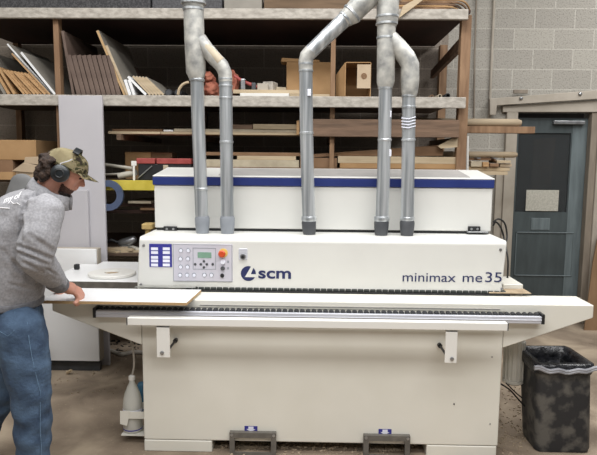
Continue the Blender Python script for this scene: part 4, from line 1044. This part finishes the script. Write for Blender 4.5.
for s in (-1, 1): hd.hull([((-.005, s*.078, -.01), (.02, .01, .03)), ((-.003, s*.076, -.03), (.013, .009, .018))])                 # ears
hd.xf(HM)
tmp = bpy.data.meshes.new('t'); hd.bm.to_mesh(tmp); hd.bm.free(); sk.bm.from_mesh(tmp); bpy.data.meshes.remove(tmp)
neck0 = H(-.035, 0, -.07)
sk.chain([(neck0, (.058, .058, .058)), (U(44, 196, YM0), (.064, .064, .06)), (U(38, 206, YM0), (.09, .12, .07))])
sk.chain([B(36, 212, YM0, (.1, .17, .07)), B(25, 240, YM0, (.12, .15, .1)), B(14, 285, YM0, (.11, .14, .08)), B(16, 320, YM0, (.12, .15, .1))])
arm(sk, .62, True); arm(sk, .72, False)
# near hand: wrist, palm, five fingers curled over the front edge of the board
def hand(w, kn, lat, down, curl, sgn):
    """w wrist, kn middle of the knuckles, lat unit vector across the palm towards the thumb, down = palm normal"""
    fwd = (kn-w).normalized()
    sk.hull([(w, (.03, .03, .026)), (w+(kn-w)*.55+lat*.014, (.031, .031, .029)), (w+(kn-w)*.6-lat*.018, (.03, .028, .027))])
    sk.hull([(w+(kn-w)*.5+lat*.012, (.024, .026, .022)), (kn+lat*.03, (.0145,)*3), (kn-lat*.032, (.0135,)*3), (w+(kn-w)*.5-lat*.02, (.022,)*3)])
    for i, (off, L) in enumerate(((.030, .042), (.010, .046), (-.011, .043), (-.030, .034))):
        p = kn+lat*off; d = fwd.copy(); pts = [(p, (.0145,)*3)]
        for j, (seg, a) in enumerate(((L, curl[0]), (L*.66, curl[1]), (L*.5, curl[2]))):
            axis = fwd.cross(down).normalized(); d = Matrix.Rotation(math.radians(a), 3, axis) @ d
            p = p+d*seg; pts.append((p, (.0135-.0011*j,)*3))
        sk.chain(pts, 6)
    t0 = w+(kn-w)*.3+lat*.03; t1 = t0+fwd*.032+lat*.022+down*.004; t2 = t1+fwd*.03+lat*.004+down*.006; t3 = t2+fwd*.022-lat*.004+down*.003
    sk.chain([(t0, (.015,)*3), (t1, (.012,)*3), (t2, (.0108,)*3), (t3, (.0095,)*3)], 6)
zbd = zw+.018
w1 = U(60, 284.5, 3.13); k1 = Vector((U(77.5, 290, 3.24).x, 3.235, zbd+.05))
SC_H = 1.12; hand(w1, k1, Vector((-.35, .94, 0)).normalized() if False else Vector((.0, 1, .1)).normalized(), Vector((0, -.1, -1)).normalized(), (30, 55, 45), 1)
w2 = U(52, 285, 3.41); k2 = Vector((U(58.5, 288, 3.42).x, 3.42, zbd+.02))
hand(w2, k2, Vector((.1, -1, .1)).normalized(), Vector((0, 0, -1)), (6, 14, 12), -1)
skm = remesh(sk, .0052, 2)
skm.materials.clear(); skm.materials.append(skin)
# beard zone as a second material on the jaw
skm.materials.append(beard_m)
HI = HM.inverted()
for p in skm.polygons:
    q = HI @ p.center
    if -.01 < q.x < .1 and q.x > .02 and -.125 < q.z < -.078 + (0 if q.x > .07 else .02*(.07-q.x)/.07) and abs(q.y) < .08: p.material_index = 1
place('body', skm, pr)
for s in (-1, 1):
    part('eye', MB().hull([(H(.0905, s*.03, -.004), (.008, .011, .005))], 8), hair_m, pr, True)
    part('eyebrow', MB().hull([(H(.099, s*.022, .016), (.006, .012, .004)), (H(.093, s*.042, .016), (.006, .008, .004))], 6), hair_m, pr, True)
# hair
hm = MB()
for _ in range(46):
    a = random.uniform(-1, 1); x = random.uniform(-.105, -.04); z = random.uniform(-.09, .03)
    y = (1 if random.random() < .5 else -1)*random.uniform(.0, .078) if x < -.075 else (1 if random.random() < .5 else -1)*random.uniform(.055, .08)
    hm.hull([((x-.012, y*1.02, z), (.02, .02, .018))], 6)
hm.hull([((-.075, 0, -.02), (.045, .07, .07)), ((-.09, 0, .02), (.03, .06, .04))])
for _ in range(14): hm.hull([((-.118+random.uniform(-.01, .012), random.uniform(-.045, .045), random.uniform(-.02, .035)), (.016, .016, .016))], 6)
hm.xf(HM); hmm = remesh(hm, .0055, 1)
NR = [v.normal.copy() for v in hmm.vertices]
for v, n_ in zip(hmm.vertices, NR): v.co += n_*noise.noise(v.co*70)*.009
hmm.materials.clear(); hmm.materials.append(hair_m); place('hair', hmm, pr)
# cap
cap = MB(); bm = cap.bm; rows = []
nu, nv = 32, 12
def cappt(i, j, ex=0.):
    ph = 2*math.pi*i/nu; th = (math.pi/2)*j/nv
    x = (.112+ex)*math.cos(ph)*math.cos(th)**.8 - .002; y = (.09+ex)*math.sin(ph)*math.cos(th)**.8; z = .014+(.100+ex)*math.sin(th)
    x += .008*math.sin(th*2)*max(0, math.cos(ph))
    return Vector((x, y, z))
rows = [[bm.verts.new(cappt(i, j)) for i in range(nu)] for j in range(nv)]
top = bm.verts.new(cappt(0, nv))
for A, Bq in zip(rows, rows[1:]):
    for i in range(nu): bm.faces.new((A[i], A[(i+1) % nu], Bq[(i+1) % nu], Bq[i]))
for i in range(nu): bm.faces.new((rows[-1][i], rows[-1][(i+1) % nu], top))
bmesh.ops.solidify(bm, geom=bm.faces[:], thickness=.004)
for v in bm.verts: v.co += Vector((noise.noise(v.co*22), noise.noise(v.co*22+Vector((3, 0, 0))), noise.noise(v.co*22+Vector((0, 7, 0)))))*.005
cap.xf(HM)
cp_ = part('cap', cap, camo_m, pr, True)
cp_.data.materials.append(khaki)
for p in cp_.data.polygons:
    q = HI @ (p.center+ORG[cp_])
    if q.x < .035-.25*(q.z-.03) and q.z > .03: p.material_index = 1
br = MB(); bm = br.bm; n1, n2 = 18, 7; g = []
for i in range(n1+1):
    a = math.radians(-50+100*i/n1); row = []
    for j in range(n2+1):
        t = j/n2; r_ = .104+.075*t*math.cos(a*.9)**.5
        x = r_*math.cos(a)-.0+.002; y = (.088+.012*t)*math.sin(a)*1.12; z = .030-.14*y*y/.09-.012*t
        row.append(bm.verts.new((x, y, z)))
    g.append(row)
for i in range(n1):
    for j in range(n2): bm.faces.new((g[i][j], g[i+1][j], g[i+1][j+1], g[i][j+1]))
bmesh.ops.solidify(bm, geom=bm.faces[:], thickness=.004)
br.xf(HM); part('brim', br, camo_m, cp_, True)
part('button', MB().hull([(H(.0, 0, .121), (.008, .008, .004))], 6), camo_m, cp_, True)
# ear muffs
s_root = None
for s in (-1, 1):
    m = MB().lathe([(.044, 0), (.047, .006), (.047, .02), (.043, .032), (.03, .04), (.012, .041)], (0, 0, 0), 'Y', 28)
    if s < 0: m.xf(Matrix.Scale(-1, 4, Vector((0, 1, 0))))
    m.xf(Matrix.Translation((-.002, s*.084, -.018))); m.xf(HM)
    cup = part('ear_muff', m, muff, pr, 'auto')
    c_ = MB().ring((0, 0, 0), .03, .046, .014, 'Y', 28)
    if s < 0: c_.xf(Matrix.Scale(-1, 4, Vector((0, 1, 0))))
    c_.xf(Matrix.Translation((-.002, s*.074, -.018))); c_.xf(HM); part('cushion', c_, black, cup, True)
    rg_ = MB().ring((0, 0, 0), .017, .024, .003, 'Y', 24)
    rg_.xf(Matrix.Translation((-.002, s*.1265-.0015, -.018))); rg_.xf(HM); part('cup_ring', rg_, black, cup, True)
    wr = [H(-.015, s*.112, .0), H(-.02, s*.106, .03), H(.01, s*.1, .06), H(.02, s*.096, .075)]
    part('wire_arm', MB().tube(wr, .0028, 8), alu, cup, 'auto')
band = []
for k in range(21):
    a = math.radians(50+80*k/20); band.append((math.cos(a)*.103, math.sin(a)*.112+.018))
bm_ = MB(); bmb = bm_.bm; prev = None
for y, z in band:
    q = [bmb.verts.new((x_, y*sc, z*1.0+(sc-1)*.1)) for x_, sc in ((.002, 1), (.034, 1), (.034, 1.06), (.002, 1.06))]
    if prev:
        for k in range(4): bmb.faces.new((prev[k], prev[(k+1) % 4], q[(k+1) % 4], q[k]))
    else: bmb.faces.new(q)
    prev = q
bmb.faces.new(prev[::-1]); bm_.xf(HM)
part('headband', bm_, muff, pr, 'auto')
# jeans
jm_ = legs(1.0)
je = remesh(jm_, .009, 3)
NR = [v.normal.copy() for v in je.vertices]
for v, n_ in zip(je.vertices, NR):
    c = v.co
    f = .006*noise.noise(Vector((c.x*9, c.y*9, c.z*14)))+.0028*math.sin(c.z*46+c.x*26+4*noise.noise(c*5))*max(0, min(1, (.75-c.z)*3))+.005*noise.noise(c*22)
    v.co = c+n_*f
for v in je.vertices:
    if v.co.z < .085: v.co.z = .085
je.materials.clear(); je.materials.append(denim)
jo = place('jeans', je, pr)
bvj = BVHTree.FromPolygons([v.co+ORG[jo] for v in je.vertices], [p.vertices[:] for p in je.polygons])
def on(bv, u, v, lift=.001):
    o_ = CAM; d_ = (U(u, v, 2.9)-CAM).normalized(); h = bv.ray_cast(o_, d_)
    return h[0]+h[1]*lift if h[0] else None
seam = [on(bvj, u, v, .0035) for u, v in ((27, 322), (29, 340), (32, 358), (36, 376), (40, 392), (40, 410), (40, 430), (41, 445), (41.5, 460))]
seam = [p for p in seam if p]
if len(seam) > 2: part('side_seam', MB().tube(seam, .0016, 6), denim_st, jo, 'auto')
pk = [on(bvj, u, v, .002) for u, v in ((1, 313), (15, 312), (14, 331), (8, 336), (1, 332))]
if all(pk):
    part('back_pocket', MB().tube(pk, .0012, 6, closed=True), denim_st, jo, 'auto')
# boots
for (u, v, Y) in ((33, 470, YN-.02), (-40, 462, YFr)):
    a = U(u, v, Y); x, y = a.x, a.y
    m = MB().hull([((x-.04, y, .05), (.05, .045, .05)), ((x+.05, y, .045), (.05, .045, .045)), ((x+.15, y-.005, .032), (.05, .045, .032))])
    m.hull([((x-.01, y, .06), (.055, .05, .05)), ((x-.005, y, .13), (.055, .052, .03))])
    me = remesh(m, .007, 3); me.materials.clear(); me.materials.append(boot)
    bt = place('boot', me, pr)
    part('sole', MB().hull([((x-.05, y, .008), (.05, .045, .008)), ((x+.16, y-.005, .008), (.048, .046, .008))]), rubber, bt)
# fleece
ho = MB()
ho.chain([B(15, 298, YM0, (.135, .178, .06)), B(15, 284, YM0, (.15, .19, .08)), B(17, 258, YM0, (.155, .195, .1)), B(25, 226, YM0, (.172, .205, .125)), B(36, 205, YM0, (.125, .19, .085)), B(43, 198, YM0, (.085, .10, .06))])
ho.chain([B(18, 228, YM0, (.15, .19, .1)), B(14, 209, YM0, (.1, .16, .075))]); ho.hull([B(22, 210, YM0, (.13, .18, .1)), B(38, 200, YM0, (.1, .17, .07))])
arm(ho, 1.0, True); arm(ho, 1.0, False)
hm2 = remesh(ho, .008, 4)
creases = []
for (p0, p1, wd, dp) in (((20, 246, 2.82), (50, 258, 2.82), .010, .010), ((21, 253, 2.82), (46, 264, 2.85), .009, .010), ((24, 262, 2.85), (42, 272, 2.9), .008, .008), ((30, 236, 2.8), (52, 250, 2.82), .012, .006),
                         ((26, 199, 2.9), (22, 216, 2.88), .011, .012), ((22, 216, 2.88), (21, 246, 2.86), .010, .012), ((46, 268, 2.96), (58, 276, 3.05), .007, .006), ((14, 262, 2.9), (30, 280, 2.9), .014, .007),
                         ((2, 250, 2.9), (20, 270, 2.9), .014, .006), ((10, 284, 2.9), (34, 290, 2.9), .01, .006), ((26, 199, 2.9), (44, 192, 2.95), .009, .010)):
    creases.append((U(*p0), U(*p1), wd, dp))
NR = [v.normal.copy() for v in hm2.vertices]
for v, n_ in zip(hm2.vertices, NR):
    c = v.co; f = .006*noise.noise(c*9)+.0035*noise.noise(c*22)
    uu, vv = c.x/c.y, (c.z-CAMH)/c.y
    for a, b, wd, dp in creases:
        if c.y > 3.05: break
        A = Vector((a.x/a.y, (a.z-CAMH)/a.y)); Bq = Vector((b.x/b.y, (b.z-CAMH)/b.y)); q = Vector((uu, vv)); ab = Bq-A
        t = max(0, min(1, (q-A).dot(ab)/ab.length_squared)); d2_ = (q-A-ab*t).length*3
        f -= dp*math.exp(-(d2_/wd)**2)*math.sin(math.pi*min(1, max(.12, t+.1))); f += dp*.5*math.exp(-((d2_-wd*1.7)/wd)**2)
    v.co = c+n_*f
hm2.materials.clear(); hm2.materials.append(hoodie_m)
hoo = place('fleece_jacket', hm2, pr)
bvh = BVHTree.FromPolygons([v.co+ORG[hoo] for v in hm2.vertices], [p.vertices[:] for p in hm2.polygons])
# hem band
hb_ = MB(); hb_.chain([B(15.5, 298.5, YM0, (.137, .182, .012)), B(15.5, 305, YM0, (.134, .178, .012))])
hbm = remesh(hb_, .007, 1); hbm.materials.clear(); hbm.materials.append(hoodie_d); place('hem_band', hbm, hoo)
# cuffs
for (u0, v0, y0, u1, v1, y1, r0, r1) in ((55, 280.5, 3.07, 60, 284.5, 3.12, .053, .049), (50, 282, 3.392, 53, 285, 3.405, .04, .036)):
    cf = MB().chain([B(u0, v0, y0, r0), B(u1, v1, y1, r1)]); me = remesh(cf, .006, 1); me.materials.clear(); me.materials.append(hoodie_d); place('cuff', me, hoo)
# stand-up collar
co = MB(); bm = co.bm; prev = None; NC = 26
fr_ = U(66, 195.5, YM0); bk_ = U(39, 174, YM0)
for k in range(NC+1):
    a = math.radians(-170+340*k/NC)   # 0 = nape
    cxa = -math.cos(a); t = (1+math.cos(a))/2      # 1 at nape, 0 in front
    base = U(46.5, 200, YM0)+Vector((cxa*.098+.012, math.sin(a)*.105, (t-.5)*.12+.006))
    topv = U(50.5, 188, YM0)+Vector((cxa*.086+.010, math.sin(a)*.088, (t-.5)*.105+.006))
    dirr = Vector((cxa, math.sin(a), 0))
    q = [bm.verts.new(p) for p in (base, topv, topv+dirr*.012+Vector((0, 0, -.004)), base+dirr*.014)]
    if prev:
        for i in range(4): bm.faces.new((prev[i], prev[(i+1) % 4], q[(i+1) % 4], q[i]))
    else: bm.faces.new(q)
    prev = q
bm.faces.new(prev[::-1])
bmesh.ops.recalc_face_normals(bm, faces=bm.faces[:]); bmesh.ops.subdivide_edges(bm, edges=bm.edges[:], cuts=1, use_grid_fill=True)
for v in bm.verts: v.co += Vector((1, 1, 1))*noise.noise(v.co*18)*.004
part('collar', co, hoodie_m, hoo, True)
# armhole seam and the print on the back
def wrap_text(s_, u0, v0, u1, size, shear, bold):
    me = text_mesh(s_, size, (0, 0, 0), print_white, depth=.0006, bold=bold, shear=shear)
    xs = max(v.co.x for v in me.vertices); bm = bmesh.new(); bm.from_mesh(me); bmesh.ops.subdivide_edges(bm, edges=bm.edges[:], cuts=1); bad = []
    for v in bm.verts:
        u = u0+(u1-u0)*v.co.x/xs; vv = v0-v.co.z*205+(u-u0)*(-.35)
        h = on(bvh, u, vv, .0012+.0006*(v.co.y > 0))
        if h and h.z > 1.2: v.co = h
        else: bad.append(v)
    if bad: bmesh.ops.delete(bm, geom=bad, context='VERTS')
    bm.to_mesh(me); bm.free(); place('back_print', me, hoo)
wrap_text('my of', 3.5, 203.5, 22, .038, .4, .0005)
ln = [on(bvh, u, v, .001) for u, v in ((0.5, 207.8), (3, 208), (6, 208.2), (9.5, 208.4))]
if all(ln): part('back_print', MB().tube(ln, .0028, 6), print_white, hoo, 'auto')
ln = [on(bvh, u, v, .001) for u, v in ((11, 201.5), (14, 204), (17, 203), (20, 205))]
if all(ln): part('back_print', MB().tube(ln, .002, 6), print_white, hoo, 'auto')
# --- end person


# ------------------------------------------------------------------ light
def area(name, loc, size, sizey, power, rot=(0, 0, 0), col=(1, 1, 1)):
    l = bpy.data.lights.new(name, 'AREA'); l.shape = 'RECTANGLE'; l.size = size; l.size_y = sizey; l.energy = power; l.color = col
    o_ = bpy.data.objects.new(name, l); COL.objects.link(o_); o_.location = loc; o_.rotation_euler = rot
area('fill_light_rear', (0, -1.6, 4.4), 6, 1.0, 185, col=(1, .985, .97))  # unseen fill light, added to brighten the cabinet front and floor
area('ceiling_lamp_near', (0, 0.8, 4.6), 6, 1.0, 230, col=(1, .99, .975))
area('ceiling_lamp_far', (0, 3.0, 4.6), 6, .8, 210, col=(1, .99, .975))
area('ceiling_lamp_right', (3.4, 4.6, 4.4), .8, 2, 90, col=(1, .99, .975))
w_ = bpy.data.worlds.new('world'); SC.world = w_; w_.use_nodes = True
w_.node_tree.nodes['Background'].inputs[0].default_value = lin('f2f0ee'); w_.node_tree.nodes['Background'].inputs[1].default_value = .19
vs = SC.view_settings; vs.view_transform = 'Standard'; vs.look = 'None'; vs.gamma = 1; vs.use_curve_mapping = False; vs.exposure = -0.12
